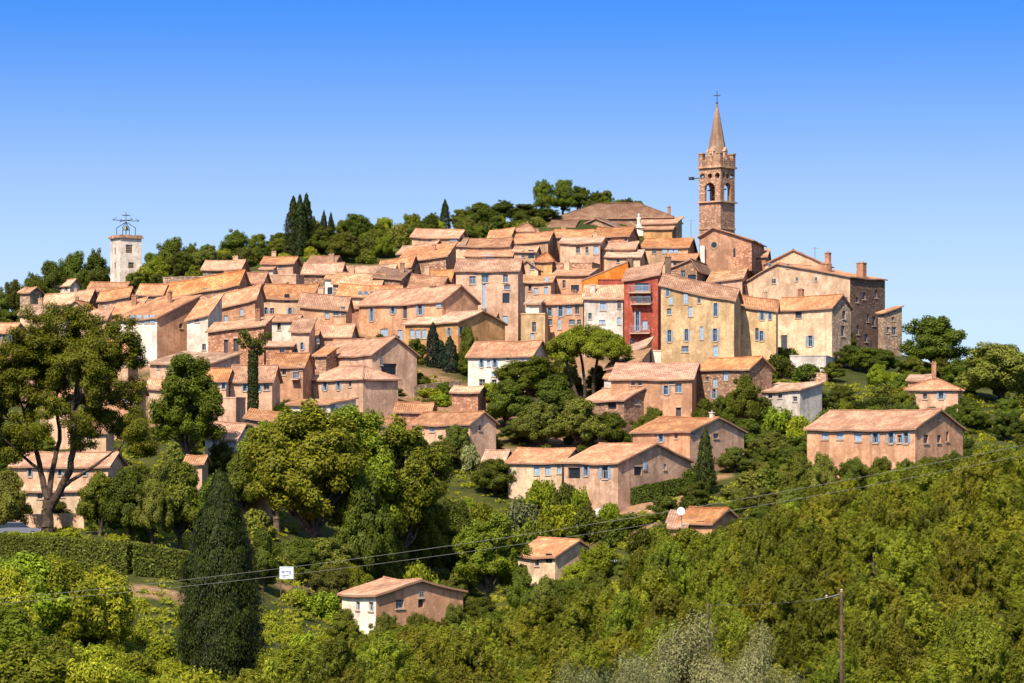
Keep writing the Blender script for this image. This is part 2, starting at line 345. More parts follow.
def add_window(parent, P, u, z, ww, hh, st, hole):
    """window (frame, pane, sill) with shutters as sub-parts"""
    n0 = -.2 if hole else .03
    a, b, c, d = u-ww/2, u+ww/2, z-hh/2, z+hh/2
    mb = MB()
    if st == 'o' or st == 'g':
        if hole: mb.box(P, a, b, n0-.04, n0, c, d, 0)
        else: mb.box(P, a, b, .004, .05, c, d, 0)
        if st == 'o': mb.box(P, a-.08, b+.08, .003, .06, d+.003, d+.16, 1)
        mb.build('door' if st == 'o' else 'opening', [DARKDOOR if st == 'o' else GLASS, SILL], parent); return
    mb.box(P, a, b, n0-.06, n0-.02, c, d, 0)
    fw = min(.07, ww*.1)
    for x0, x1, z0, z1 in ((a, a+fw, c, d), (b-fw, b, c, d), (a+fw, b-fw, c, c+fw), (a+fw, b-fw, d-fw, d), (u-fw/2, u+fw/2, c+fw, d-fw), (a+fw, u-fw/2, z+hh*.12, z+hh*.12+fw*.8), (u+fw/2, b-fw, z+hh*.12, z+hh*.12+fw*.8)):
        mb.box(P, x0, x1, n0-.02, n0+.02, z0, z1, 1)
    mb.box(P, a-.1, b+.1, .003, .1, c-.12, c-.01, 2)
    wn = mb.build('window', [BGLASS if st == 'b' else GLASS, FRAME, SILL], parent)
    if st in 'sck':
        mt = plain('painted_shutter', SHUT[st], .7)
        for s_ in (-1, 1):
            sb = MB()
            if st == 's': x0, x1 = (a-ww*.46, a-.02) if s_ < 0 else (b+.02, b+ww*.46); k0, k1 = .012, .06
            else: x0, x1 = (a+.01, u-.012) if s_ < 0 else (u+.012, b-.01); k0, k1 = n0+.03, n0+.08
            sb.box(P, x0, x1, k0, k1, c+.02, d-.02, 0)
            ns = max(3, int(hh/.22))
            for i in range(ns):
                zz = c+.06+(hh-.12)*i/ns; sb.box(P, x0+.04, x1-.04, k1+.001, k1+.02, zz, zz+(hh-.12)/ns*.55, 0)
            sb.build('shutter', [mt], wn)
def H(x0, xc, x1, ye, yr, h, roof, wall, rc, label, side='r', win='', d=None, tilt=0, a=None, chim='', name='house', cat='house', off=.5, D=None, Dmin=285, over=.35, low=None, swall=None, bal=''):
    side_on = side in 'rl' and side != ''
    pxc = xc if side_on else (x0+x1)/2
    if D is None: D = solve_D(pxc, ye, h, Dmin)
    s = F/D; dm = d or 8.5
    if side_on:
        sp = (x1-xc) if side == 'r' else (xc-x0)
        if a is None and sp/s > 2.6: dm = min(dm, sp/s/math.sin(R(43)))
        ang = a if a is not None else math.degrees(math.asin(min(.9, max(.12, sp/s/dm))))
    else: ang = a or 0
    th = R(-ang if side == 'r' else ang) if side_on else R(ang)
    ux = Vector((math.cos(th), math.sin(th))); uy = Vector((-math.sin(th), math.cos(th)))
    c = at(pxc, ye, D); c2 = Vector((c.x, c.y))
    def run(dirv, px):
        k = (px-CX)/F; den = dirv.x-k*dirv.y
        return (k*c2.y-c2.x)/den
    if side == 'r':
        W = run(-ux, x0); dep = run(uy, x1) if x1 > xc else dm; ctr = c2-ux*W/2+uy*dep/2
    elif side == 'l':
        W = run(ux, x1); dep = run(uy, x0); ctr = c2+ux*W/2+uy*dep/2
    else:
        W = run(ux, x1)-run(ux, x0); dep = dm; ctr = c2+uy*dep/2
    dep = max(3.0, min(dep, 22)); W = abs(W)
    if side == 'r': ctr = c2-ux*W/2+uy*dep/2
    elif side == 'l': ctr = c2+ux*W/2+uy*dep/2
    else: ctr = c2+uy*dep/2
    zs = []
    for sx in (-1, 0, 1):
        for sy in (-1, 0, 1):
            q = ctr+ux*W/2*sx+uy*dep/2*sy; zs.append(terr(q.x, q.y))
    zb = min(zs)-.6
    if low is not None: zb = min(zb, c.z-low)
    He = c.z-zb
    rot = Matrix.Rotation(th, 4, 'Z'); inv = (Matrix.Translation((ctr.x, ctr.y, zb)) @ rot).inverted()
    o = empty(name, (ctr.x, ctr.y, zb), th); tag(o, label, cat)
    hw, hd = W/2, dep/2
    tm = tilt/s
    def tz(x): return tm*x/W
    # ridge height
    mid = ctr if roof in ('gx', 'hip', 'pyr', 'hx') else (c2 if roof == 'gy' else ctr+uy*hd)
    Yr = mid.y
    rise = (HOR-yr)/F*Yr-zb-He
    run_ = hd if roof in ('gx', 'hip', 'pyr') else (dep if roof == 'sh' else hw)
    rise = min(max(rise, run_*.15), run_*.75) if roof != 'flat' else 0
    wm = wall_mat(WALL[wall], wall in ROUGH); wm2 = wall_mat(WALL[swall], swall in ROUGH) if swall else wm; rm = roof_mat(ROOF[rc])
    edge = plain('roof_edge_mortar', (.26,.14,.085), .9)
    # facades
    PF = lambda u, n, z: (u, -hd-n, z)
    PR = lambda u, n, z: (hw+n, u, z)
    PL = lambda u, n, z: (-hw-n, -u, z)
    PB = lambda u, n, z: (-u, hd+n, z)
    faces = {'F': (PF, hw), 'R': (PR, hd), 'L': (PL, hd), 'B': (PB, hw)}
    zt = He-abs(tm)/2-.12
    holes = {k: [] for k in faces}; wins = []
    o0 = inv @ Vector((0, 0, 0))
    for q, st in parse(win):
        px, row = q[0], q[1]; wpx = q[2] if len(q) > 2 else 4.2; hpx = q[3] if len(q) > 3 else 7.0
        f = 'F'
        if side == 'r' and px > xc: f = 'R'
        if side == 'l' and px < xc: f = 'L'
        dr = inv.to_3x3() @ Vector(((px-CX)/F, 1, (HOR-row)/F))
        t = ((-hd-o0.y)/dr.y) if f == 'F' else (((hw if f == 'R' else -hw)-o0.x)/dr.x)
        p = o0+dr*t
        u = p.x if f == 'F' else (p.y if f == 'R' else -p.y)
        co = abs(math.cos(th)) if f == 'F' else max(.3, abs(math.sin(th)))
        ww = max(.5, wpx/s/co); hh = max(.6, hpx/s)
        if st == 's': ww *= .62
        P, hu = faces[f]
        u = min(max(u, -hu+ww/2+.12), hu-ww/2-.12)
        if ww > 2*hu-.3: continue
        hole = (p.z+hh/2 < zt-.03) and (p.z-hh/2 > .02) and not any(u-ww/2 < h[1]+.05 and u+ww/2 > h[0]-.05 and p.z-hh/2 < h[3]+.05 and p.z+hh/2 > h[2]-.05 for h in holes[f])
        if hole: holes[f].append((u-ww/2, u+ww/2, p.z-hh/2, p.z+hh/2))
        wins.append((P, u, p.z, ww, hh, st, hole))
    mb = MB()
    for k, (P, hu) in faces.items(): wallface(mb, P, -hu, hu, 0, zt, holes[k], 0 if k == 'F' else 1)
    # upper wall parts up to the roof
    e = .1
    if roof in ('gx', 'hip', 'pyr', 'gy', 'sh'):
        zl, zr = He+tz(-hw)-e, He+tz(hw)-e
        if roof == 'gx': Lp = [(hd, zl), (0, zl+rise), (-hd, zl)]; Rp = [(-hd, zr), (0, zr+rise), (hd, zr)]; Fp = [(-hw, zl), (hw, zr)]; Bp = [(hw, zr), (-hw, zl)]
        elif roof in ('hip', 'pyr'): Lp = [(hd, zl), (-hd, zl)]; Rp = [(-hd, zr), (hd, zr)]; Fp = [(-hw, zl), (hw, zr)]; Bp = [(hw, zr), (-hw, zl)]
        elif roof == 'gy':
            xr = -hw+2*hw*off; Fp = [(-hw, zl), (xr, He+rise-e+tz(xr)), (hw, zr)]; Bp = Fp[::-1]; Lp = [(hd, zl), (-hd, zl)]; Rp = [(-hd, zr), (hd, zr)]
        else: Fp = [(-hw, zl), (hw, zr)]; Bp = [(hw, zr+rise), (-hw, zl+rise)]; Lp = [(hd, zl+rise), (-hd, zl)]; Rp = [(-hd, zr), (hd, zr+rise)]
        for pts, mk in ((Fp, lambda q: (q[0], -hd, q[1])), (Bp, lambda q: (q[0], hd, q[1])), (Lp, lambda q: (-hw, q[0], q[1])), (Rp, lambda q: (hw, q[0], q[1]))):
            P0, P1 = mk((pts[0][0], zt)), mk((pts[-1][0], zt))
            mb.poly([P0, P1]+[mk(q) for q in pts[::-1]], 0 if pts is Fp else 1)
        mb.poly([(-hw, -hd, zt), (hw, -hd, zt), (hw, hd, zt), (-hw, hd, zt)])
    else:   # flat top with a low parapet
        mb.poly([(-hw, -hd, zt-.3), (hw, -hd, zt-.3), (hw, hd, zt-.3), (-hw, hd, zt-.3)])
    org = Vector((ctr.x, ctr.y, zb))
    mb.build('wall', [wm, wm2], o)
    # roof
    ov = over; th_ = .2
    rb = MB()
    if roof == 'gx':
        sl = rise/hd; zl, zr = He+tz(-hw-ov), He+tz(hw+ov)
        for sg in (-1, 1):
            y0 = sg*(hd+ov); A = (-sg*-1*(hw+ov), y0, 0)
            xa, xb = ((-hw-ov), (hw+ov)) if sg < 0 else ((hw+ov), (-hw-ov))
            za, zb2 = He+tz(xa), He+tz(xb)
            patch(rb, (xa, y0, za-sl*ov), (xb, y0, zb2-sl*ov), (xb, 0, zb2+rise), (xa, 0, za+rise), th_, org=org)
        # ridge tiles
        n_ = max(4, int(W/.6))
        for i in range(n_):
            xa, xb = -hw-ov+(2*hw+2*ov)*i/n_, -hw-ov+(2*hw+2*ov)*(i+.94)/n_
            pa = Vector((xa, 0, He+tz(xa)+rise)); pb = Vector((xb, 0, He+tz(xb)+rise))
            pa.z += jit(pa+org, .15)-.16*math.sin(math.pi*i/n_)*.6; pb.z += jit(pb+org, .15)-.16*math.sin(math.pi*(i+.94)/n_)*.6; rb.tube(pa, pb, .13, .11, 0, 6)
    elif roof == 'sh':
        sl = rise/dep
        patch(rb, (-hw-ov, -hd-ov, He+tz(-hw-ov)-sl*ov), (hw+ov, -hd-ov, He+tz(hw+ov)-sl*ov), (hw+ov, hd+ov*.5, He+tz(hw+ov)+rise+sl*ov*.5), (-hw-ov, hd+ov*.5, He+tz(-hw-ov)+rise+sl*ov*.5), th_, org=org)
    elif roof == 'gy':
        xr = -hw+2*hw*off; zr_ = He+rise+tz(xr)
        for sg in (-1, 1):
            xe = sg*(hw+ov); run2 = abs(sg*hw-xr); sl = rise/max(run2, .5); ze = He+tz(sg*hw)-sl*ov
            ya, yb = ((hd+ov), (-hd-ov)) if sg < 0 else ((-hd-ov), (hd+ov))
            patch(rb, (xe, ya, ze), (xe, yb, ze), (xr, yb, zr_), (xr, ya, zr_), th_, org=org)
        n_ = max(4, int(dep/.6))
        for i in range(n_):
            ya, yb = -hd-ov+(2*hd+2*ov)*i/n_, -hd-ov+(2*hd+2*ov)*(i+.94)/n_
            pa = Vector((xr, ya, zr_)); pb = Vector((xr, yb, zr_)); pa.z += jit(pa+org, .15)-.16*math.sin(math.pi*i/n_)*.6; pb.z += jit(pb+org, .15)-.16*math.sin(math.pi*(i+.94)/n_)*.6; rb.tube(pa, pb, .13, .11, 0, 6)
    elif roof in ('hip', 'pyr'):
        sl = rise/hd; hl = max(0, hw-hd) if roof == 'hip' else 0
        hl = max(hl, .15); E = [(-hw-ov, -hd-ov), (hw+ov, -hd-ov), (hw+ov, hd+ov), (-hw-ov, hd+ov)]
        E = [Vector((x, y, He+tz(x)-sl*ov)) for x, y in E]; ra = Vector((-hl, 0, He+rise)); rb_ = Vector((hl, 0, He+rise))
        patch(rb, E[0], E[1], rb_, ra, th_, org=org); patch(rb, E[2], E[3], ra, rb_, th_, org=org)
        patch(rb, E[1], E[2], rb_, rb_+Vector((0, .01, 0)), th_, org=org); patch(rb, E[3], E[0], ra, ra+Vector((0, -.01, 0)), th_, org=org)
        for p, q in ((E[0], ra), (E[1], rb_), (E[2], rb_), (E[3], ra), (ra, rb_)):
            for i in range(8):
                pa, pb = p.lerp(q, i/8), p.lerp(q, (i+.93)/8); pa.z += jit(pa+org, .09); pb.z += jit(pb+org, .09); rb.tube(pa, pb, .12, .1, 0, 6)
    ro = None
    if roof != 'flat': ro = rb.build('roof', [rm, edge], o)
    else:
        t_ = .3
        cp = MB()
        for k, (P, hu) in faces.items():
            ex = .06 if k in 'FB' else -.241
            cp.box(P, -hu-ex, hu+ex, -.24, .06, zt-.05, zt+.12)
        ro = cp.build('coping', [wm], o)
    for P, u, z, ww, hh, st, hole in wins: add_window(o, P, u, z, ww, hh, st, hole)
    for q, st in parse(bal):
        px, row, wpx = q[:3]; dr = inv.to_3x3() @ Vector(((px-CX)/F, 1, (HOR-row)/F)); t = (-hd-o0.y)/dr.y; p = o0+dr*t; w2 = wpx/s/2; bb = MB()
        bb.box(PF, p.x-w2, p.x+w2, .003, .95, p.z-.14, p.z)
        for k in range(int(w2*2/.16)+1): xx = min(p.x-w2+k*.16, p.x+w2-.03); bb.box(PF, xx, xx+.03, .9, .93, p.z+.002, p.z+.95, 1)
        bb.box(PF, p.x-w2, p.x+w2, .88, .95, p.z+.95, p.z+1.02, 1)
        for sg in (-1, 1): bb.box(PF, p.x+sg*(w2-.04)-.03, p.x+sg*(w2-.04)+.03, .004, .87, p.z+.95, p.z+1.02, 1)
        bb.build('balcony', [SILL, FRAME], o)
    if not chim and roof in ('gx', 'sh', 'hip') and D > 375 and name == 'house' and W > 4:
        rr = random.Random(int(x0*7+ye)); 
        if rr.random() < .6:
            cb = MB(); xx = rr.uniform(-.35, .35)*W; yy = rr.uniform(0, .45)*hd; zr0 = He+tz(xx)+(rise*(1-yy/hd) if roof != 'sh' else rise*(yy+hd)/dep); w2 = rr.uniform(.25, .42); hh = rr.uniform(.7, 1.5)
            Q = lambda u, n, z: (xx+u, yy+n, z)
            cb.box(Q, -w2, w2, -w2*.7, w2*.7, zr0-.8, zr0+hh); cb.box(Q, -w2-.06, w2+.06, -w2*.7-.06, w2*.7+.06, zr0+hh, zr0+hh+.12, 0)
            for dx in (-.5, .5): cb.tube(Q(dx*w2, 0, zr0+hh+.12), Q(dx*w2, 0, zr0+hh+.34), .1, .08, 1, 7)
            cb.build('chimney', [wall_mat(WALL[rr.choice(['brown', 'brick', 'tan', 'pink'])]), edge], ro)
    for q, st in parse(chim):
        px, rt = q[0], q[1]; hp = q[2] if len(q) > 2 else 9; wp = q[3] if len(q) > 3 else 4
        dr = inv.to_3x3() @ Vector(((px-CX)/F, 1, (HOR-rt)/F)); yy = q[4]*hd if len(q) > 4 else 0
        t = (yy-o0.y)/dr.y; p = o0+dr*t; w2 = max(.3, wp/s)/2; hh = hp/s+1.2
        cb = MB(); Q = lambda u, n, z: (p.x+u, p.y+n, z)
        cb.box(Q, -w2, w2, -w2*.8, w2*.8, p.z-hh, p.z-.25, 0); cb.box(Q, -w2-.07, w2+.07, -w2*.8-.07, w2*.8+.07, p.z-.25, p.z-.12, 0)
        for dx in ((-.5, .5) if w2 > .3 else (0,)): cb.tube(Q(dx*w2, 0, p.z-.12), Q(dx*w2, 0, p.z+.12), .1, .09, 1, 8)
        mats = dict(s=('brown',), w=('white',), b=('brick',), d=('darkstone',))
        cb.build('chimney', [wall_mat(WALL[mats.get(st, ('brown',))[0]], False), edge], ro)
    GEO.append((ctr.x, ctr.y, th, hw, hd)); HOUSES.append((label, round(D), round(W, 1), round(dep, 1), round(He, 1), round(ang), round(rise, 1)))
    if D > 372 and name == 'house' and W > 4.2 and He > 5 and swall is None and wall not in ('yellow', 'red', 'orange'):
        rr = random.Random(int(x0*13+ye*3)); aw = rr.uniform(.28, .5)*W; ah = rr.uniform(.55, .8)*He; ad = rr.uniform(1.6, 3.0); u0 = rr.choice([-hw+.05, hw-aw-.05, rr.uniform(-hw+.1, hw-aw-.1)])
        if rr.random() < .75 and not any(u+ww/2+.2 > u0 and u-ww/2-.2 < u0+aw and z-hh/2 < ah+1.0 for P, u, z, ww, hh, st, hole in wins if P is PF):
            am = wall_mat(WALL[rr.choice(['tan', 'rosy', 'pink', 'white', 'cream', 'brick', 'stone', 'grey'])]); sl = rr.uniform(.22, .36); ab = MB(); y1 = -hd-ad
            ab.poly([(u0, y1, 0), (u0+aw, y1, 0), (u0+aw, y1, ah), (u0, y1, ah)]); 
            for xx in (u0, u0+aw): ab.poly([(xx, y1, 0), (xx, -hd, 0), (xx, -hd, ah+sl*ad-.03), (xx, y1, ah-.03)])
            if aw > 1.9:
                xw = u0+aw*rr.uniform(.35, .6); ab.box(lambda u, n, z: (u, y1-n, z), xw-.4, xw+.4, .004, .03, ah*.45, ah*.45+1.1, 1); ab.box(lambda u, n, z: (u, y1-n, z), xw-.5, xw+.5, .004, .09, ah*.45-.13, ah*.45-.01, 2)
            ao = ab.build('annex', [am, GLASS, SILL], o); ar = MB()
            patch(ar, (u0-.2, y1-.3, ah-sl*.3+.1), (u0+aw+.2, y1-.3, ah-sl*.3+.1), (u0+aw+.2, -hd-.003, ah+sl*ad+.1), (u0-.2, -hd-.003, ah+sl*ad+.1), .16, .08, org=org); ar.build('annex_roof', [rm, edge], ao)
    return o, D, dict(W=W, dep=dep, He=He, zb=zb, ctr=ctr, th=th, P=faces, inv=inv)
# ------------------------------------------------------------------ the village, far to near
# skyline, left
H(203,240,248, 268,260, 4.5, 'gx','stone','o','low stone house on the crest below the yellowish tree', win='222,272,3,4,d')
H(262,293,300, 262,256.5, 4.5, 'gx','pink','o','low pink house on the crest below the cypress trio', win='280,266,3,4,d')
H(308,334,342, 262,256, 4.5, 'gx','stone','r','low stone house under the squat ruined tower', win='322,266,3,4,d')
H(20,30,36, 291,287, 4, 'gx','stone','p','low stone cottage with pale roof among the leftmost hilltop trees', a=30)
H(55,70,75, 284,279, 5, 'gx','white','p','small white house half hidden in trees left of the square tower', a=25, win='60,288,3,4,d;66,288,3,4,d', D=482)
H(90,100,104, 278,273, 5, 'gx','white','p','smaller white house in trees just left of the square tower', a=25, win='95,282,3,4,d', D=490)
H(143,149,153, 270,265, 5, 'gx','white','p','tiny white house peeping out right of the square tower', a=30, D=500)
H(-8,12,17, 330,321, 6, 'gx','terra','o','terracotta house cut by the left edge of the village', a=30, win='4,338;11,338')
H(20,48,57, 313,305, 5, 'gx','tan','p','low tan house at the left end of the village roofs')
H(42,88,98, 302,292, 5, 'gx','brown','p','long low brown house along the left hill crest', win='60,307,3,4,d;75,306,3,4,d', chim='76,288,8,3', tilt=5)
H(62,90,100, 310,300, 5, 'gy','pink','o','pink gabled house below the long low crest house', chim='77,296,14,3')
H(88,124,132, 289,282, 5, 'gx','brown','r','dark roofed stone house at the foot of the square tower')
H(99,128,134, 297,286, 5, 'gx','stone','o','stone house with bright orange roof right in front of the square tower', tilt=4)
H(80,106,112, 320,309, 5, 'sh','tan','o','small house with pale sloping roof above the big left tree', tilt=4)
H(106,140,146, 312,301, 5, 'sh','brown','o','brown house with lean-to roof in the left cluster', tilt=8, win='118,317,3,4,d')
H(138,162,170, 293,284, 5, 'gx','stone','o','stone house with rough walls right of the square tower', win='150,297,3,4,d', chim='166,284,9,4')
H(163,205,215, 268+8,266, 5, 'flat','stone','p','long roofless stone wall house below the yellow shrub', a=20)
H(165,238,249, 289,273, 5, 'gx','brown','o','long house with big sloping orange roof high on the left', tilt=12, win='205,290,4,4,d;222,288,4,4,d', chim='238,276,10,6,d')
H(248,266,272, 264,262, 5, 'flat','tan','p','pale ruined wall block under the trees left of the tall cypresses', a=15, D=486)
H(222,262,270, 281,272, 5, 'gx','stone','o','stone house with small orange roof under the round hedge bush')
H(270,296,304, 274,272, 5, 'flat','pink','p','roofless pink stone terrace house under the round bush', a=20)
H(286,300,305, 250,243, 5, 'flat','brown','p','broken stone wall with a pointed stub at the foot of the cypresses', D=488, a=25)
H(115,157,200, 317,296, 7, 'sh','white','o','cream house with a band of blue shutters and a tall terracotta side', swall='terra', win='133,319,5,8,c;140,319,5,8,c;147,319,5,8,c;153,319,5,8,c;139,337,3,4,d;181,326,3,5,d', d=10, name='house')
H(187,208,222, 316,297, 7, 'sh','white','o','narrow white house with bright blank front and sloping roof', win='197,320,5,4,d;204,347,4,6,d', tilt=5, d=7)
H(216,255,264, 302,288, 7, 'gx','terra','o','terracotta house with white patch beside the narrow white house', win='241.5,312,3.5,7,c;226,319,4,7,c', tilt=10, chim='236,297,5,4')
H(222,236,237, 312,308, 5, 'sh','white','o','small white annex leaning on the terracotta house', d=4, a=12)
H(262,312,322, 296,284, 6, 'gx','tan','o','tan house with wide orange roof and a dormer in the left centre', win='287,298,5,8,g;266,311,5,7;290,311,5,6;272,311,4,6,d', chim='270,288,8,9,b')
H(300,346,352, 306,293, 6, 'gx','terra','o','red ochre house with wide roof and two blue windows', win='327,314,4,8,c;336,312,6,7,d;343,311,4,9,k', tilt=-4, d=10)
H(208,264,272, 327,319, 6.5, 'sh','brick','p','long brown brick house with two tall dark doorways', win='226,347,4,15,o;236,345,5,13,o;248,340,3,5,d', tilt=6)
H(265,297,303, 320,314, 6, 'gx','white','o','white house with a single dark window in the left centre', win='279,326,3.5,8,d', chim='300,315,9,4')
H(291,309,315, 330,318, 7, 'sh','rosy','o','narrow rosy house squeezed beside the white one', win='302,346,4,7;296,352,3,6,d', d=6)
H(266,292,296, 345,341, 5, 'sh','brick','o','low red brick house with a blue window below the white one', win='282,350,4.5,7,b;287,356,3,8,d', d=5)
H(319,350,357, 335,324, 5, 'gx','pink','o','pink roofed house stacked above the dark gabled house')
H(150,206,240, 362,352, 6, 'sh','rosy','p','long rosy house with pale lean-to roof behind the left trees', win='168,367,4,7,d;158,366,3,6,d;184,369,4,6', tilt=-4, d=11)
H(148,170,176, 386,379, 4.5, 'gx','tan','o','small tan house between the two big left trees')
H(196,226,234, 379,368, 5.5, 'gx','rosy','o','rosy house with blue shutter left of the ivy covered column', win='224,385,5,8,s;207,386,4,7,d', tilt=0)
H(230,272,280, 379,363, 5.5, 'gx','rosy','o','long house with three dark windows behind the ivy covered column', win='245,386,5.5,10,s;259,387,5,9,s;266.5,386,5.5,8,d', d=9)
H(272,303,313, 365,353, 6, 'gx','terra','o','house with blue balcony door and overhanging orange roof', bal='296,379,8', win='296,375,6,6,b;301,367,3,6,d;284,372,3,6,d', d=7)
H(213,236,242, 397,395, 4.5, 'flat','pink','p','pinkish retaining terrace block under the three windowed house', a=18)
H(246,276,282, 418,410, 4, 'sh','brown','o','low house roof showing below the ivy covered column', tilt=-3)
H(205,236,252, 436,422, 5, 'gx','grey','o','grey house with orange roof behind the tall yellow green trees', tilt=-3, win='215,442,4,5,d', d=8)
H(186,202,208, 461,455, 4, 'gx','tan','o','little tan house deep among the left trees')
H(226,262,272, 490,478, 4, 'gx','tan','o','small house with orange roof behind the dark cypress', win='240,496,4,6,d')
# behind and below the big left tree
H(12,108,124, 464,452, 6, 'gx','rosy','o','long rosy house behind the big forked tree', win='60,471,5,9;85,471,5,9;30,472,5,9', d=9)
H(26,82,92, 488,477, 4, 'gx','cream','p','low cream house in front of the long rosy house', win='40,495,4,7,d;62,494,4,6,d', d=7)
H(76,106,114, 430,421, 5, 'gx','tan','o','tan house with orange roof glimpsed through the big left tree', win='90,436,4,6')
H(40,70,78, 400,389, 6, 'gx','rosy','o','rosy house hidden behind the crown of the big left tree', win='52,406,4,6;63,406,4,6')
H(100,136,146, 392,381, 6, 'gx','terra','o','terracotta house hidden behind the right side of the big left tree', win='112,399,4,6;126,399,4,6')
H(20,60,70, 362,350, 6, 'gx','pink','o','pink house behind the top of the big left tree', win='35,370,4,6;50,370,4,6')
H(84,128,138, 350,339, 6, 'gx','tan','o','tan house behind the upper right of the big left tree', win='118,357,4,6')
# centre left
H(308,363,398, 377,366, 5.5, 'hip','rosy','o','rosy house with a low hipped roof and three blue windows', win='325,386,6,9,s;338.5,385.5,5,9,s;350,384,3,6,b', d=9)
H(274,330,356, 403,398, 4, 'sh','white','o','low building with white front and blue doors under a long tiled lean-to', win='311,407,6,6,b;321,407,6,6,c;331,407,4,6,b', d=7)
H(313,372,417, 353,338, 6.5, 'gx','pink','o','big plain house with a dark arch in its side wall', win='389,369,15,11,g;381,361,3,8,d;318,341,3,4,d', d=12, chim='370,338,7,5', a=50)
H(315,326,330, 354,347, 5, 'sh','brown','o','small lean-to house at the left of the plain arch house', d=5, a=25)
H(302,316,320, 336,330, 5, 'gx','tan','o','small tan house wedged left of the plain arch house', d=5)
H(359,442,478, 300,287, 8.5, 'gx','terra','o','ochre red house with wide bright roof and blue shuttered windows', win='371.6,315,5,13,s;392.7,310,6,8,s;405,312,4,13,k;420,310,7,10,s;442,304,5,6,c;384,334,8,11,c;400,336,5,12,c', d=12, chim='434,285,8,7')
H(405,458,505, 321,312, 7, 'gx','ochre','p','orange house with pale roof and a glazed front above the conifers', win='412,334,5,9,c;418,334,5,9,c;424,334,5,9,c;449,332,4,8;461,331,4,8', d=11, chim='453,313,6,5')
H(403,440,452, 287,275, 5, 'gx','brown','o','brown house with low sagging roof above the ochre red house', tilt=-3)
H(430,450,455, 279,270, 5, 'gx','brick','o','small brick house with one dark window beside the big brown house', win='447,281,4,5,g;438,282,3,4,d', d=5)
H(374,400,410, 277,268, 6, 'sh','brown','d','dark walled house in the upper centre', tilt=-3)
H(338,398,404, 295,285, 5.5, 'gx','tan','o','tan house with a row of small panes under its long roof', win='360,293,4,4,b;366,293,4,4,b;372,293,4,4,b;378,293,4,4,b', tilt=-2)
H(333,380,388, 283,273, 5, 'gx','stone','p','stone house with pale roof stepping up the left centre', tilt=-3)
H(338,392,398, 274,265, 5, 'gx','stone','p','stone house with broad pale tiled roof near the crest', tilt=2)
H(303,340,346, 272,263, 5, 'gx','brown','o','brown house with dark orange roof under the ruined tower')
H(317,340,346, 245,242, 7, 'flat','brown','p','squat ruined stone tower right of the cypresses', D=488, win='325,254,3,5,d')
H(340,378,386, 262,257, 4.5, 'gx','brick','r','red tiled low house on the crest right of the ruined tower', D=484)
H(398,446,456, 258,245, 6, 'sh','brown','o','long dark brown house with thin sloping roof in the upper centre', tilt=6, d=9)
H(398,432,444, 250,243, 5, 'gx','stone','p','stone house with pale roof below the crest orchard', tilt=5)
H(378,410,418, 268,258, 5, 'gx','brown','o','brown house tucked between sloping roofs in the upper centre', tilt=5)
# upper centre
H(412,458,468, 236,229, 6, 'gx','tan','o','long tan house just under the skyline cypress', tilt=-2, win='430,240,3,4,d;455,239,7,4,c', d=8)
H(463,476,488, 222,216, 5, 'hip','white','p','white and pink house with round looking pale roof on the crest', d=6, D=508)
H(488,506,512, 221,219, 4.5, 'flat','grey','p','grey flat topped house with windows on the crest', win='492,224,3,4,c;497,224,3,4,c', D=510)
H(488,510,516, 237,229, 5, 'gx','tan','o','tan house with small orange roof below the crest', tilt=3)
H(512,534,541, 230,223, 5, 'hip','tan','o','hip roofed tan house with wide dark windows below the crest', win='526,233,5,4,c;533,233,4,4,d', d=7)
H(440,464,470, 245,239, 5, 'gx','rosy','p','rosy house with pale roof in the upper centre', tilt=2, win='450,249,6,4,c')
H(503,548,556, 241,233, 5, 'gx','tan','o','tan house with long orange roof left of the hilltop mansion', tilt=3, win='521,247,7,4,c')
H(461,508,514, 245,238, 5, 'gx','rosy','o','rosy house with long bright roof above the big brown house', win='480,250,3,4,d')
H(465,511,517, 255,250, 5, 'gx','brown','o','low brown house with blue window behind the big brown house', win='488,258,12,6,c;471,258,3,5,d')
H(514,535,540, 251,246, 7, 'gx','tan','p','tan house with one large dark window right of the big brown house', win='532,254,6,8,g;523,254,2,7,k')
H(536,552,556, 260,252, 7, 'hip','ochre','h','ochre house with a small bright turret roof', d=6)
H(516,538,541, 268,260, 7, 'gy','tan','p','narrow tan house with an attic window', win='532,266,4,7,d', d=6)
H(522,551,556, 281,276, 7, 'gx','rosy','p','pale rosy house with a white corner pillar in the centre', win='547,280,4,6,c;536,291,4,6,c;546,291,4,8,c;530,288,3,6,d', d=7)
H(456,518,523, 269,259, 11, 'gx','pink','o','big three storey brownish pink house with blue windows', win='472.5,280,6,8,b;485,277,7,11,b;505.5,278.5,5,8,b;507,287,6,5,b;506,298,7,10,g;484,296,3,24,c;484,311,6,7,d;470,300,4,6,d;505,320,5,8,c', d=11, chim='484,259,5,4')
H(476,494,498, 317,310, 4, 'sh','brown','o','small lean-to shed at the foot of the big brown house', win='483,321,5,5,g', d=4)
H(511,520,523, 285,281, 8, 'flat','cream','p','slim cream house wall right of the big brown house', a=15, d=6)
H(553,592,600, 262,258, 7, 'flat','brown','p','brown flat roofed house above the ochre facade', win='562,270,3,5,d;580,275,3,5,d', a=15)
H(552,588,597, 274,268, 7, 'sh','terra','o','terracotta house under the brown flat roofed house', win='575,288,8,6,g;564,284,3,8,d', d=8)
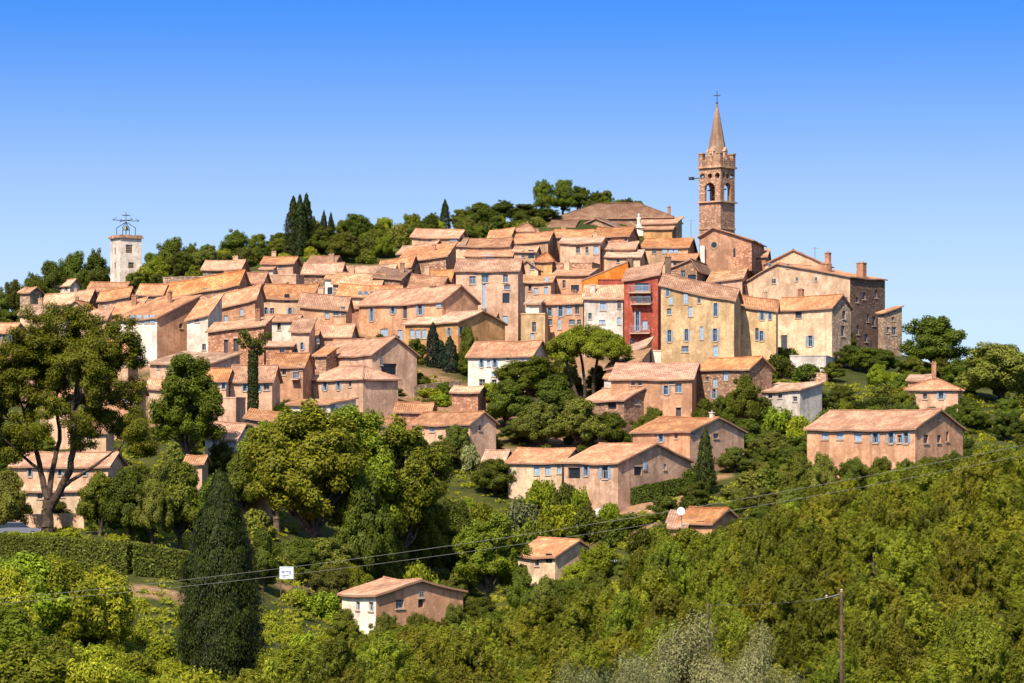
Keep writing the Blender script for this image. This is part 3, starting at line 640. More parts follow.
# hilltop mansion and its neighbours
H(554,672,681, 216,203, 7, 'hip','brown','d','large dark roofed mansion crowning the hilltop', win='566,222,4,6,g;669,222,3,4,d;590,221,3,4,d;656,222,3,4,d', chim='669,206,9,3,.3,b', D=504, d=11, a=10)
H(549,574,582, 226,220, 5, 'gx','stone','d','stone house at the left foot of the hilltop mansion', D=500, win='560,230,3,4,d')
H(640,676,682, 222,217, 5, 'sh','tan','o','low sunlit lean-to house along the right of the mansion', D=500, d=4)
H(577,616,650, 226,217, 6, 'gy','brown','d','brown gabled house in front of the hilltop mansion', win='612,226,3,5,d', D=500, a=30)
H(640,672,679, 228,223, 5, 'gx','ochre','o','ochre house coloured as the sunlit lower wall at the right foot of the mansion', D=497)  # ochre wall colour stands in for sunlight on the lower mansion wall
H(553,590,596, 236,230, 5, 'gx','brown','o','low brown house left of the brown gabled house', win='562,238,3,4,d')
H(594,628,638, 235,227, 5, 'gx','brick','o','red brown house with tiny windows below the mansion', win='608,239,4,4,k;626,239,3,4,d')
H(642,688,696, 246,238, 5.5, 'gx','tan','o','tan house with a row of blue windows left of the church', win='654,250,4,7,k;665,250,5,6,c;671,250,4,6,c;676,250,4,6,c', chim='665,240,6,3')
H(560,600,608, 242,237, 6, 'gx','rosy','p','rosy house with pale narrow roof in the centre of the crest', win='596,250,5,8,c;578,250,4,6,d;587,250,3,6,d')
H(602,634,641, 248,242, 5.5, 'gx','tan','o','tan house with pale wall in the middle below the mansion', win='612,250,3,4,d')
H(606,640,646, 256,250, 5.5, 'gx','rosy','p','low rosy house just above the bright orange gable', win='618,260,3,5,d;630,259,3,5,d')
H(666,694,700, 259,254, 6, 'gx','tan','o','tan house under the bell tower', win='675,263,3,5,d')
H(668,697,712, 268,259, 6, 'gy','brown','d','shadowed brown gable house below the bell tower', win='683,274,4,7,d;692,277,8,5,g', d=9, off=.8)
H(708,742,750, 279,270, 6, 'gx','rosy','p','house with pale roof in front of the church nave', tilt=4, win='720,283,3,5,d', d=8)
H(740,766,771, 256,249, 6, 'gx','brick','o','orange brick house right of the church nave', D=478, win='752,258,3,7,d', d=7)
# the red building and its row
H(582,629,631, 279,256.5, 10, 'gy','orange','h','bright orange walled house rising behind the red house', D=432, over=.08, off=.97, a=12, d=9, chim='630,257,16,6,d')
H(624,658,662, 277,265, 13, 'sh','red','o','tall narrow red house with white balconies', win='642,287,14,8,b;639,299,6,8,b;648,299,6,8,b;637.5,321,5,20,s;645,325,5,9,c;632,342,4,7,d', d=9, tilt=6, bal='640,292.5,22;641,304,20;640,333,20', chim='668,256,16,6,d')
H(598,625,626, 279,276, 12, 'flat','red','p','low red parapet wall left of the tall red house', a=8, d=4, D=423)
H(584,623,625, 297,285, 8.5, 'sh','grey','p','greyish house with a steep pink attic roof', D=414, win='603,306,6,9,c;619,303,3,11,k;590,316,3,6,d;619,321,3,7,c;602,322,6,4,c', d=5, a=8, chim='593,284,9,5,w')
H(539,583,586, 301,288, 8, 'gx','terra','o','ochre facade with many small windows and wide orange eaves', win='549.7,312,6,8,s;560.6,311,6,11,s;569,309.5,6,9,c;577,309,4,10,d;550,322,4,6,b;559.5,324,3,11,c;572,322,6,5,b;579,322,4,5,d', d=9, a=14)
H(521,545,548, 313,311, 7, 'flat','yellow','p','yellow walled house with flat top left of the ochre facade', win='534,327,4,10,d;532,336,3,6,c', a=10, d=7)
H(526,539,541, 303,299, 8, 'sh','white','p','little white block above the yellow walled house', a=10, d=4)
# the long yellow building and the fortress like house
H(661,734,741, 291,281, 13, 'gx','yellow','o','long ochre yellow building with rows of blue shuttered windows', win='667.6,292,4,8,s;671,301,4,7,c;686,299,4,10,c;669,311.5,4.5,6,b;690.5,311.5,4,10,c;715.5,309.5,5,13,s;669.5,336,5.5,12,s;686.5,335,5,12,s;701.5,333,3.5,13,c;715,335,6,13,s;715.5,351,5,11,c;685,349,7,6,b;699,300,3,6,d', tilt=-16, d=9, a=14, chim='719,286,7,4')
H(728,776,778, 305,293, 10, 'gx','yellow','o','lower ochre wing of the long yellow building', win='762,314,5,12,s;770,314,4,11,s;761.5,336,5,10,s;757,334,2,12,d', tilt=-8, d=9, a=10)
H(774,832,851, 306,286, 9, 'gx','cream','o','cream house with broad orange roof and dark windows in front of the stone gable', swall='stone', win='798.5,313.5,6,9,k;784,342,6,14,k;810,341,6.5,11,s;844,315,4,8,d;846,299,3,4,d;843,331,4,11,d', d=8)
H(765,822,832, 262,249, 7, 'gy','tan','r','rear gabled house topping the right end of the village', D=462, d=10, off=.5, a=15)
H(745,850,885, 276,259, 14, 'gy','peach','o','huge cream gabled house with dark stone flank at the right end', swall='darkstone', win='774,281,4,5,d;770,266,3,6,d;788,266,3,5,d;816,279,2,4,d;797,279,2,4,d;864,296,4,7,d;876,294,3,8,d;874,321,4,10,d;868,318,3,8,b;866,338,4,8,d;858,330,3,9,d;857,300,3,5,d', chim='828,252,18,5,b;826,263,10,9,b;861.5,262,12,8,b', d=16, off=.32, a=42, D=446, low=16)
H(878,884,902, 312,306, 8, 'sh','stone','o','lower stone annex at the far right end of the village', win='888,330,3,6,d;894,331,5,8,d;893,319,2,3,d', d=10, a=60, D=446)
H(790,826,838, 355,348, 3.5, 'flat','grey','p','pale terrace wall under the cream house', a=12, d=4)
# right of centre, lower slope
H(611,692,702, 378,363, 7, 'gx','terra','o','wide house with bright tiled roof and a pair of blue windows', win='666,390,6,9,s;678.5,388,6.5,9,b;672,382,5,2,d;678.5,412,5,9,o;633,383,3,3,d;640,383,3,3,d', d=9, tilt=0)
H(699,749,772, 367,357, 7.5, 'gx','brown','o','brown house with scattered blue windows right of the wide house', win='715,383,4.5,9,c;725.5,376,4.5,9,c;714,394,5,9,s;707,379,3,3,d;704,400,4,5,d', d=9)
H(621,645,652, 350,341, 5, 'sh','pink','p','shed roofed house beside the umbrella pine', tilt=8, d=6)
H(606,640,650, 364,352, 6, 'sh','pink','p','pinkish house with sloping wall right of the umbrella pine', tilt=8, d=8)
H(652,668,671, 350,347, 4, 'flat','white','p','small white porch house below the tall red house', win='664,357,4,8,o', a=10, d=4)
H(586,624,662, 399,388, 5, 'gx','brown','o','brown house with garage opening under the umbrella pine', win='612,406,8,6,g;637,402,4,4,d', d=9)
H(633,690,744, 430,417, 6, 'gx','terra','o','terracotta house with red stripe behind the pointed cypress', swall='pink', win='661,437.5,6,9,s;692,433,5,4,d;716,436,6,5,b;676,436,3,4,d', d=11, chim='712,411,8,4,w')
H(662,698,702, 447,442, 3, 'sh','deepred','r','low red house front left of the pointed cypress', swall='brown', win='670,452,4,5,d', d=5, a=12)
H(468,532,549, 354,341, 7, 'gx','white','o','white house with blue shutters left of the umbrella pine', win='481.4,363,4.5,9,s;488.5,363,3,7,c;495,363,5,9,s;494,374,5,5,c;482,384,6,10,d;494,384,5,9,d;514,365,5,4,b;508,358,3,4,d', d=9, a=24)
H(412,470,496, 422,412, 5.5, 'gx','rosy','o','rosy house with tiled roof behind grey green trees', win='432,428.5,5,7,c;419,437,4,6,c;480,428,3,5,d', d=9, chim='470,411,6,3')
H(452,478,486, 391,386, 5, 'gx','brick','p','small brick hut with a pale roof in the garden terraces', d=6)
H(396,430,434, 410,402, 3, 'gx','brick','r','low red tiled garden roof in the middle terraces', d=5)
H(357,394,398, 424,418, 3.5, 'gx','rosy','r','low rosy house behind the pair of tall green trees', d=6)
H(484,504,510, 459,450, 4, 'gx','cream','p','cream garage at the left end of the long villa', d=7, a=18)
H(508,562,585, 461,448, 5, 'gx','cream','o','cream villa wing with two pairs of blue shutters', win='536.7,470,5.5,10,c;548,470,5.5,10,c;561,469,4,9,c', d=10, a=24)
H(564,618,691, 461.5,443, 6, 'gx','pink','o','villa with blue patio doors and a wide weathered gable', win='574,473,12,11,g;586,471,6,10,s;605,472.5,9,13,s;645,466,3.5,7,c;665,467,3,6,c;638,471,8,9,o', d=14, a=42)
H(807,915,963, 427,410, 6.5, 'gx','terra','o','large rosy farmhouse on the right with blue shutters and a gable end', win='825,436,6,7,c;840,436,6,7,c;858,437,6.5,9,c;875.5,438,7,10,s;891,438,6.5,11,s;906,438,6,11,s;899.5,439,4,8,d;926,439,6,9,d;939,439,4.5,8,d;947.5,436.5,3,10,d;939,417,2.5,6,d', d=11)
H(906,958,962, 388,378.5, 4, 'hip','rosy','o','rosy house with tall chimney and blue shutters by the right trees', win='941,395,7,8,s;925,396,4,6,d', d=8, chim='934,362,19,4.5,1.2,b', a=14)
H(908,928,932, 379,374, 5, 'sh','pink','p','low annex roof behind the house with the tall chimney', d=4, a=14, D=382)
H(757,800,822, 389,382, 5, 'sh','grey','p','modern grey house with a low pale roof in the right gardens', win='780,396,4,4,d;795,399,4,5,d;770,396,4,5,d', d=9)
# valley
H(518,555,600, 555,538, 4.5, 'gx','cream','o','tan house with a blank gable and porch in the valley', swall='cream', win='549,558,6,9,g;537,562,4,8,b;594,559,3,5,d', d=10, Dmin=275)
H(677,712,741, 521,507, 2.6, 'gx','terra','o','house sunk in the pines with only its roof showing', win='700,524,8,5,g', d=9, Dmin=262)
H(667,685,691, 526,520, 3, 'sh','terra','o','low tiled outbuilding beside the house sunk in the pines', d=5, Dmin=262)
H(342,376,463, 594,578.5, 4.2, 'gx','white','o','terracotta cottage with white front in the valley foreground', swall='terra', win='358,606,4,8,b;371,606.5,5,9,b;400,604,8,9,b;421,603,5.5,9,o;421,594.5,2.5,4,d', d=11, Dmin=240, a=48)
H(364,384,389, 561,556, 2.2, 'sh','rosy','p','small pink garden shed with a pale roof behind the valley cottage', d=3, Dmin=270)
# ------------------------------------------------------------------ church, towers
def cellwall(mb, P, u0, u1, z0, z1, gaps, th=.55, n=24, m=0):
    """wall of real thickness with openings; gaps: list of (u centre, half width, z bottom, z spring, round?)"""
    us = set([u0, u1])
    for c, h, a, b, k in gaps:
        for i in range(9): us.add(c-h*math.cos(math.pi*i/8))
    us = sorted(us)
    for a, b in zip(us, us[1:]):
        if b-a < 1e-6: continue
        mu = (a+b)/2; iv = []
        for c, h, zb, zs, k in gaps:
            if abs(mu-c) < h:
                q = math.sqrt(h*h-(mu-c)**2); iv.append((zb, zs+q) if not k else (zs-q, zs+q))
        iv.sort(); z = z0
        for lo, hi in iv:
            if lo > z: mb.box(P, a, b, -th, 0, z, lo, m)
            z = hi
        if z < z1: mb.box(P, a, b, -th, 0, z, z1, m)
def church():
    D = 484; s = F/D; th = R(-38)
    c0 = at(717, 300, D)
    zg = terr(c0.x, c0.y)-1
    o = empty('church', (c0.x, c0.y, zg), th)
    tag(o, 'brown stone church with tall belfry and pointed spire above the village', 'church')
    Z = lambda row: (HOR-row)/F*D-zg
    hw = 36/s/2/(math.cos(th)+math.sin(-th))
    st = wall_mat((.42,.25,.16), True); st2 = wall_mat((.48,.30,.19), False); dk = plain('iron', (.03,.03,.03), .6)
    def faces(h): return [lambda u, n, z: (u, -h-n, z), lambda u, n, z: (h+n, u, z), lambda u, n, z: (-u, h+n, z), lambda u, n, z: (-h-n, -u, z)]
    mb = MB(); mb.box(XYZ, -hw, hw, -hw, hw, 0, Z(203.5)); mb.build('tower_shaft', [st], o)
    bf = MB()
    for i, P in enumerate(faces(hw)):
        e = 0 if i % 2 == 0 else .55
        w_ = hw-e-(.002 if e else 0)
        gaps = [(0, 1.05, Z(202), Z(189.5), 0), (-1.55 if not e else -1.3, .5, 0, Z(177), 1), (1.55 if not e else 1.3, .5, 0, Z(177), 1), (0, .45, 0, Z(177), 1)]
        cellwall(bf, P, -w_, w_, Z(203.5)+.25, Z(169), gaps)
    bl = bf.build('belfry', [st], o)
    bm = MB(); bm.lathe([(.05, 0), (.75, .02), (.62, .35), (.42, .9), (.3, 1.15), (.05, 1.3)], (0, 0, Z(198)), 14); bm.tube((-hw+.3, 0, Z(198)+1.4), (hw-.3, 0, Z(198)+1.4), .12, .12)
    bm.build('bell', [plain('bronze', (.1,.09,.05), .4, .8)], bl)
    cb = MB()
    for row, ex, t in ((203.5, .35, .25), (169, .3, .35), (230, .15, .3)):
        cb.box(XYZ, -hw-ex, hw+ex, -hw-ex, hw+ex, Z(row), Z(row)+t)
    cb.build('cornice', [st2], o)
    pz = Z(169)+.35; pr = MB()
    for i, P in enumerate(faces(hw+.08)):
        for k in range(5):
            u = -hw-.08+(2*hw+.16)*k/5; hh = 2.1 if k in (0, 4) else 1.1
            wd = (2*hw+.16)/5
            if i % 2 and k in (0, 4): continue
            if k in (0, 4):
                pr.box(P, u, u+wd*.9, -wd*.9, 0, pz, pz+hh); pr.box(P, u-.1, u+wd*.9+.1, -wd*.9-.1, .1, pz+hh, pz+hh+.2)
            else: pr.box(P, u+.02, u+wd*.97, -.3, 0, pz, pz+(hh if k != 2 else 1.9))
    pr.build('parapet', [st], o)
    sp = MB(); zs, za = pz, Z(103); rb = 10.5/s*1.06
    prof = [(rb, zs), (rb, zs+1.2)]+[(rb*(1-t)+.12*t, zs+1.2+(za-zs-1.2)*t) for t in np.linspace(.02, 1, 12)]
    sp.lathe(prof, (0, 0, 0), 8)
    spo = sp.build('spire', [wall_mat((.31,.20,.135), False)], o)
    for k in range(4):
        a = math.pi/2*k; d = MB(); Q = lambda u, n, z: (math.cos(a)*(rb*.82+n)-math.sin(a)*u, math.sin(a)*(rb*.82+n)+math.cos(a)*u, z)
        d.box(Q, -.5, .5, -.4, .3, zs+.8, zs+2.6); d.box(Q, -.22, .22, .3, .32, zs+1.2, zs+2.2, 1)
        d.poly([Q(-.6, .35, zs+2.6), Q(.6, .35, zs+2.6), Q(0, .35, zs+3.3)]); d.poly([Q(-.6, .35, zs+2.6), Q(0, .35, zs+3.3), Q(0, -.8, zs+3.3), Q(-.6, -.8, zs+2.6)]); d.poly([Q(.6, .35, zs+2.6), Q(.6, -.8, zs+2.6), Q(0, -.8, zs+3.3), Q(0, .35, zs+3.3)])
        d.build('dormer', [st2, GLASS], spo)
    cr = MB(); cr.tube((0,0,za-.3), (0,0,za+2.1), .07, .06); cr.box(lambda u,n,z: (u*math.cos(-th)-n*math.sin(-th), u*math.sin(-th)+n*math.cos(-th), z), -.6, .6, -.05, .05, za+1.2, za+1.35); cr.lathe([(.02,-.25),(.25,0),(.02,.25)], (0,0,za), 10)
    cr.build('cross', [dk], o)
    la = MB(); la.tube((-hw, -.4, Z(177.5)), (-hw-2.2, -1.2, Z(177.5)), .09, .09); la.box(XYZ, -hw-2.7, -hw-1.9, -1.5, -.9, Z(177.5)-.25, Z(177.5)+.25)
    la.build('floodlight', [dk], o)
    # nave: gable facing the viewer in front of the tower
    c1 = at(712, 252, D-9); rel = (Vector((c1.x, c1.y, 0))-Vector((c0.x, c0.y, 0))); rot = Matrix.Rotation(-th, 3, 'Z')
    def N(u, n, z):   # nave frame turned 12 degrees to the right
        q = Matrix.Rotation(R(-14), 3, 'Z') @ Vector((u, -n, 0)); v = rot @ Vector((rel.x+q.x, rel.y+q.y, 0)); return (v.x, v.y, z)
    Zn = lambda row: (HOR-row)/F*(D-9)-zg
    L0, R0, AP = (700-712)/s, (751-712)/s, (713-712)/s
    nb = MB()
    nb.poly([N(L0,0,0), N(R0,0,0), N(R0,0,Zn(240)), N(AP,0,Zn(227.5)), N(L0,0,Zn(236))])
    nb.poly([N(R0,0,0), N(R0,-14,0), N(R0,-14,Zn(240)), N(R0,0,Zn(240))]); nb.poly([N(L0,-8,0), N(L0,0,0), N(L0,0,Zn(236)), N(L0,-8,Zn(236))])
    nb.build('nave', [wall_mat((.46,.25,.15), False)], o)
    oc = MB()
    for r0, r1, n_, m in ((.0, .5, .03, 1), (.5, .72, .06, 0)):
        for i in range(16):
            a, b = i*math.pi/8, (i+1)*math.pi/8; u, z = (714-712)/s, Zn(245)
            oc.poly([N(u+r0*math.cos(a), n_, z+r0*math.sin(a)), N(u+r1*math.cos(a), n_, z+r1*math.sin(a)), N(u+r1*math.cos(b), n_, z+r1*math.sin(b)), N(u+r0*math.cos(b), n_, z+r0*math.sin(b))], m)
    oc.build('round_window', [st2, GLASS], o)
    bt = MB(); bt.box(N, (701-712)/s, (705.5-712)/s, 0, .9, 0, Zn(246)); bt.build('buttress', [wall_mat(WALL['white'])], o)
    rf = MB()
    patch(rf, N(R0+.5, .5, Zn(240.8)), N(R0+.5, -14, Zn(240.8)), N(AP, -14, Zn(227)), N(AP, .5, Zn(227)), .22)
    patch(rf, N(L0-.4, -8, Zn(236.6)), N(L0-.4, .5, Zn(236.6)), N(AP, .5, Zn(227)), N(AP, -8, Zn(227)), .22)
    rf.build('roof', [roof_mat((.42,.2,.11)), plain('roof_edge_mortar', (.26,.14,.085), .9)], o)
    ch = MB(); ch.box(N, (735-712)/s, (755-712)/s, .02, 4, 0, Zn(249)); ch.build('chapel', [wall_mat(WALL['brick'], True)], o)
    cw = MB(); cw.box(N, (737-712)/s, (739-712)/s, 4, 4.05, Zn(259), Zn(250.5)); cw.build('window', [GLASS], o)
church()
def square_tower():
    D = 478; s = F/D; th = R(52)
    c0 = at(126, 283, D); zg = terr(c0.x, c0.y)-2
    o = empty('tower', (c0.x, c0.y, zg), R(-58)); tag(o, 'square stone clock tower with an iron bell cage on the left crest', 'tower')
    Z = lambda row: (HOR-row)/F*D-zg
    # corner at px 123; left face 12.5 px, right face 19.5 px wide
    a = R(33); hx = 19.5/s/math.cos(a)/2; hy = 12.5/s/math.sin(a)/2
    o.rotation_euler.z = a
    wm = wall_mat((.78,.65,.53), False); lm = wall_mat((.45,.3,.2), False)
    PF = lambda u, n, z: (u, -hy-n, z); PL = lambda u, n, z: (-hx-n, -u, z)
    mb = MB(); zt = Z(239)
    hF = [(-.15*hx*2-.35, -.15*hx*2+.35+.55, Z(254), Z(245.5)), (-.5, .55, Z(269), Z(263)), (-.45, .5, Z(283), Z(276))]
    hL = [(-.45, .15, Z(255), Z(248)), (-.45, .15, Z(269), Z(263))]
    wallface(mb, PF, -hx, hx, 0, zt, hF); wallface(mb, PL, -hy, hy, 0, zt, hL)
    wallface(mb, lambda u, n, z: (hx+n, u, z), -hy, hy, 0, zt, []); wallface(mb, lambda u, n, z: (-u, hy+n, z), -hx, hx, 0, zt, [])
    mb.build('tower_shaft', [wm], o)
    for P, hs in ((PF, hF), (PL, hL)):
        for a0, b0, c, d in hs:
            w_ = MB(); w_.box(P, a0, b0, -.3, -.2, c, d)
            for k in range(5): w_.box(P, a0, b0, -.19, -.1, c+(d-c)*k/5, c+(d-c)*(k+.35)/5, 1)
            w_.build('louvred_window', [GLASS, lm], o)
    cb = MB(); cb.box(XYZ, -hx-.3, hx+.3, -hy-.3, hy+.3, zt, zt+.25); cb.box(XYZ, -hx-.12, hx+.12, -hy-.12, hy+.12, zt+.25, zt+.55); cb.build('cornice', [wall_mat(WALL['brown'], True)], o)
    ir = plain('wrought_iron', (.06,.07,.08), .5, .6); cg = MB(); z = zt+.55
    H_ = Z(212)-z
    for i in range(4):
        x, y = (1.2 if i in (0, 3) else -1.2), (1.2 if i < 2 else -1.2)
        cg.tube((x, y, z), (x*1.0, y*1.0, z+.55*H_*.6), .06, .06); cg.tube((x, y, z+.33*H_), (0, 0, z+.58*H_), .06, .06)
    cg.tube((0, 0, z+.2), (0, 0, z+H_), .08, .05)
    for k, (zz, l) in enumerate(((.64, 2.5), (.86, .8))):
        for a1 in (0, math.pi/2):
            cg.tube((-l*math.cos(a1), -l*math.sin(a1), z+zz*H_), (l*math.cos(a1), l*math.sin(a1), z+zz*H_), .055, .055)
            if k == 0:
                for sg in (-1, 1): cg.tube((sg*l*math.cos(a1), sg*l*math.sin(a1), z+zz*H_), (sg*l*.7*math.cos(a1), sg*l*.7*math.sin(a1), z+(zz+.1)*H_), .05, .04)
    cgo = cg.build('bell_cage', [ir], o)
    b = MB(); b.lathe([(.05,0),(.5,.02),(.4,.35),(.25,.7),(.05,.8)], (0,0,z+.22*H_), 12); b.build('bell', [plain('bronze', (.1,.09,.05), .4, .8)], cgo)
square_tower()
# white pillar with urn near the mansion
c = at(640, 240, 498); zb = terr(c.x, c.y); o = empty('pillar', (c.x, c.y, zb)); tag(o, 'tall white pillar with a pale statue on top below the mansion', 'pillar')
mb = MB(); mb.box(XYZ, -.55, .55, -.45, .45, 0, (HOR-228)/F*498-zb); mb.box(XYZ, -.75, .75, -.65, .65, (HOR-228)/F*498-zb, (HOR-227)/F*498-zb); mb.build('shaft', [wall_mat(WALL['white'])], o)
mb = MB(); mb.lathe([(.45,0),(.5,.3),(.28,.6),(.34,1.1),(.42,1.5),(.22,1.75),(.12,1.85),(.2,2.0),(.2,2.2),(.02,2.4)], (-.2, 0, (HOR-227)/F*498-zb), 12); mb.build('statue', [wall_mat(WALL['white'])], o, smooth=True)
# aerials
def aerial(px, row, D, hh, label):
    p = at(px, row, D); o = empty('television_aerial', (p.x, p.y, p.z-hh)); tag(o, label, 'aerial', 'aerials on the roofs')
    m = plain('aluminium', (.25,.25,.26), .4, .8); b = MB(); b.tube((0,0,-1), (0,0,hh), .05, .04); b.build('mast', [m], o)
    b = MB(); b.tube((-.5,0,hh-.2), (.7,0,hh-.2), .03, .03)
    for k in range(6): b.tube((-.4+k*.2, -.4, hh-.2), (-.4+k*.2, .4, hh-.2), .022, .022)
    b.build('antenna', [m], o)
aerial(815, 247, 466, 2.4, 'thin aerial on the rear gabled house at the right skyline')
aerial(691, 219, 492, 2.0, 'aerial on the roof just left of the bell tower')
# ------------------------------------------------------------------ vegetation
rng = np.random.default_rng(11)
BARK = plain('bark', (.055,.04,.028), .95, 0, .1, .4)
BARKG = plain('grey_bark', (.10,.075,.055), .95, 0, .1, .4)
LM = dict(
    oak=leaf_mat('oak_leaves', (.042,.058,.006), (.145,.17,.014), .38),
    pine=leaf_mat('pine_needles', (.085,.10,.007), (.25,.255,.014), .4, (.36,.34,.04)),
    pined=leaf_mat('dark_pine_needles', (.066,.082,.006), (.215,.235,.013), .38),
    cyp=leaf_mat('cypress_scales', (.008,.014,.002), (.034,.048,.004), .06, (.10,.105,.009)),
    fir=leaf_mat('blue_conifer_needles', (.006,.014,.009), (.022,.034,.016), .12),
    shrub=leaf_mat('shrub_leaves', (.10,.13,.007), (.28,.31,.016), .42),
    olive=leaf_mat('olive_leaves', (.11,.12,.04), (.25,.25,.10), .35),
    grey=leaf_mat('grey_green_leaves', (.065,.08,.012), (.20,.21,.028), .38),
    box=leaf_mat('box_leaves', (.026,.044,.005), (.095,.125,.012), .25))
def unit(v): return v/np.maximum(np.linalg.norm(v, axis=-1, keepdims=True), 1e-9)
def leaf_mesh(name, C, N, l, w, mat, up=None, r=rng):
    """many rhombic leaves: centres C, normals N; up: preferred long axis"""
    n = len(C); N = unit(N)
    t = r.normal(size=(n, 3)) if up is None else up+r.normal(size=(n, 3))*.35
    t = unit(t-N*np.sum(t*N, axis=1, keepdims=True)); b = np.cross(N, t)
    L_ = (l*r.uniform(.65, 1.3, n))[:, None]; W = (w*r.uniform(.7, 1.25, n))[:, None]
    V = np.stack([C-t*L_, C+b*W-t*L_*.15, C+t*L_, C-b*W-t*L_*.15], axis=1).reshape(-1, 3)
    me = bpy.data.meshes.new(name); me.vertices.add(4*n); me.vertices.foreach_set('co', V.astype(np.float32).ravel())
    me.loops.add(4*n); me.loops.foreach_set('vertex_index', np.arange(4*n, dtype=np.int32))
    me.polygons.add(n); me.polygons.foreach_set('loop_start', np.arange(0, 4*n, 4, dtype=np.int32)); me.polygons.foreach_set('loop_total', np.full(n, 4, dtype=np.int32))
    me.materials.append(mat); me.update(calc_edges=True); return me
def clump_leaves(cs, rs, per, r, flat=1.0, out=.75, up=.2, ctr=None):
    """leaves in little balls"""
    C, N = [], []
    for c, rad in zip(cs, rs):
        k = int(per*(rad/np.mean(rs))**2); d = unit(r.normal(size=(k, 3)))
        q = d*(rad*r.uniform(0, 1, (k, 1))**.42); q[:, 2] *= flat
        C.append(c+q); N.append(d*out+r.normal(size=(k, 3))*.42+np.array([0, 0, up])+(unit(c+q-ctr)*.5 if ctr is not None else 0))
    return np.concatenate(C), np.concatenate(N)
def branch(mb, a, b, ra, rb, r, seg=4, wob=.12, n=6):
    a, b = Vector(a), Vector(b); L_ = (b-a).length; p = a
    for i in range(seg):
        t = (i+1)/seg; q = a.lerp(b, t)
        if i < seg-1: q = q+Vector(r.normal(size=3))*wob*L_/seg
        mb.tube(p, q, ra+(rb-ra)*i/seg, ra+(rb-ra)*t, 0, n); p = q
PROTO = {}
def reg(kind, h, wd, crown, trunk): PROTO.setdefault(kind, []).append((h, wd, crown, trunk))
def proto_broad(kind, mat, seeds, h=8., r=3.6, tr=2.2, per=150, nc=70, ll=.15, lw=.075, bark=BARK, crz=None, low=.0, lobes=None):
    for s in seeds:
        q = np.random.default_rng(s); cz = (h+tr)/2*1.0; rz = crz or (h-tr)/2
        # lobes, then clumps over each lobe, with gaps between lobes
        lob = []
        for n_, zf, rf, Rf in (lobes or ((6, .34, .55, .40), (5, .56, .46, .37), (4, .74, .30, .31), (1, .86, .05, .27))):
            a0 = q.uniform(0, 6.28)
            for i in range(n_):
                a = a0+i*6.283/n_+q.normal()*.25; rr = r*rf*q.uniform(.75, 1.12)
                lob.append((np.array([rr*math.cos(a), rr*math.sin(a), tr*.55+(h-tr*.55)*zf*q.uniform(.88, 1.1)]), r*Rf*q.uniform(.85, 1.15)))
        cs, rs = [], []
        for i in range(nc):
            c, R_ = lob[q.integers(len(lob))]; d = unit(q.normal(size=3)); d[2] = d[2]*.9+.1
            p = c+d*R_*(q.uniform(.75, 1.05) if q.random() < .86 else q.uniform(1.1, 1.4))*np.array([1, 1, .85])
            if p[2] < tr*.25+low: continue
            cs.append(p); rs.append(q.uniform(.42, .85)*r/3.6)
        for c, R_ in lob: cs.append(c); rs.append(R_*(.72 if kind != 'tall' else .5))
        C, N = clump_leaves(cs, rs, per, q, ctr=np.array([0, 0, cz-rz*.2]))
        cr = leaf_mesh('crown', C, N, ll, lw, LM[mat], r=q)
        mb = MB(); top = (q.normal()*.2, q.normal()*.2, tr)
        branch(mb, (0, 0, -.6), top, .34*r/3.6, .24*r/3.6, q, 4, .1, 8)
        for c, R_ in lob: branch(mb, (top[0], top[1], tr*q.uniform(.75, 1)), c, .15*r/3.6, .04, q, 4, .25)
        for c in cs[:14]: branch(mb, (0, 0, cz-rz*.3), c, .07, .02, q, 3, .25, 5)
        reg(kind, h, 2*r, cr, mb.mesh('trunk', [bark]))
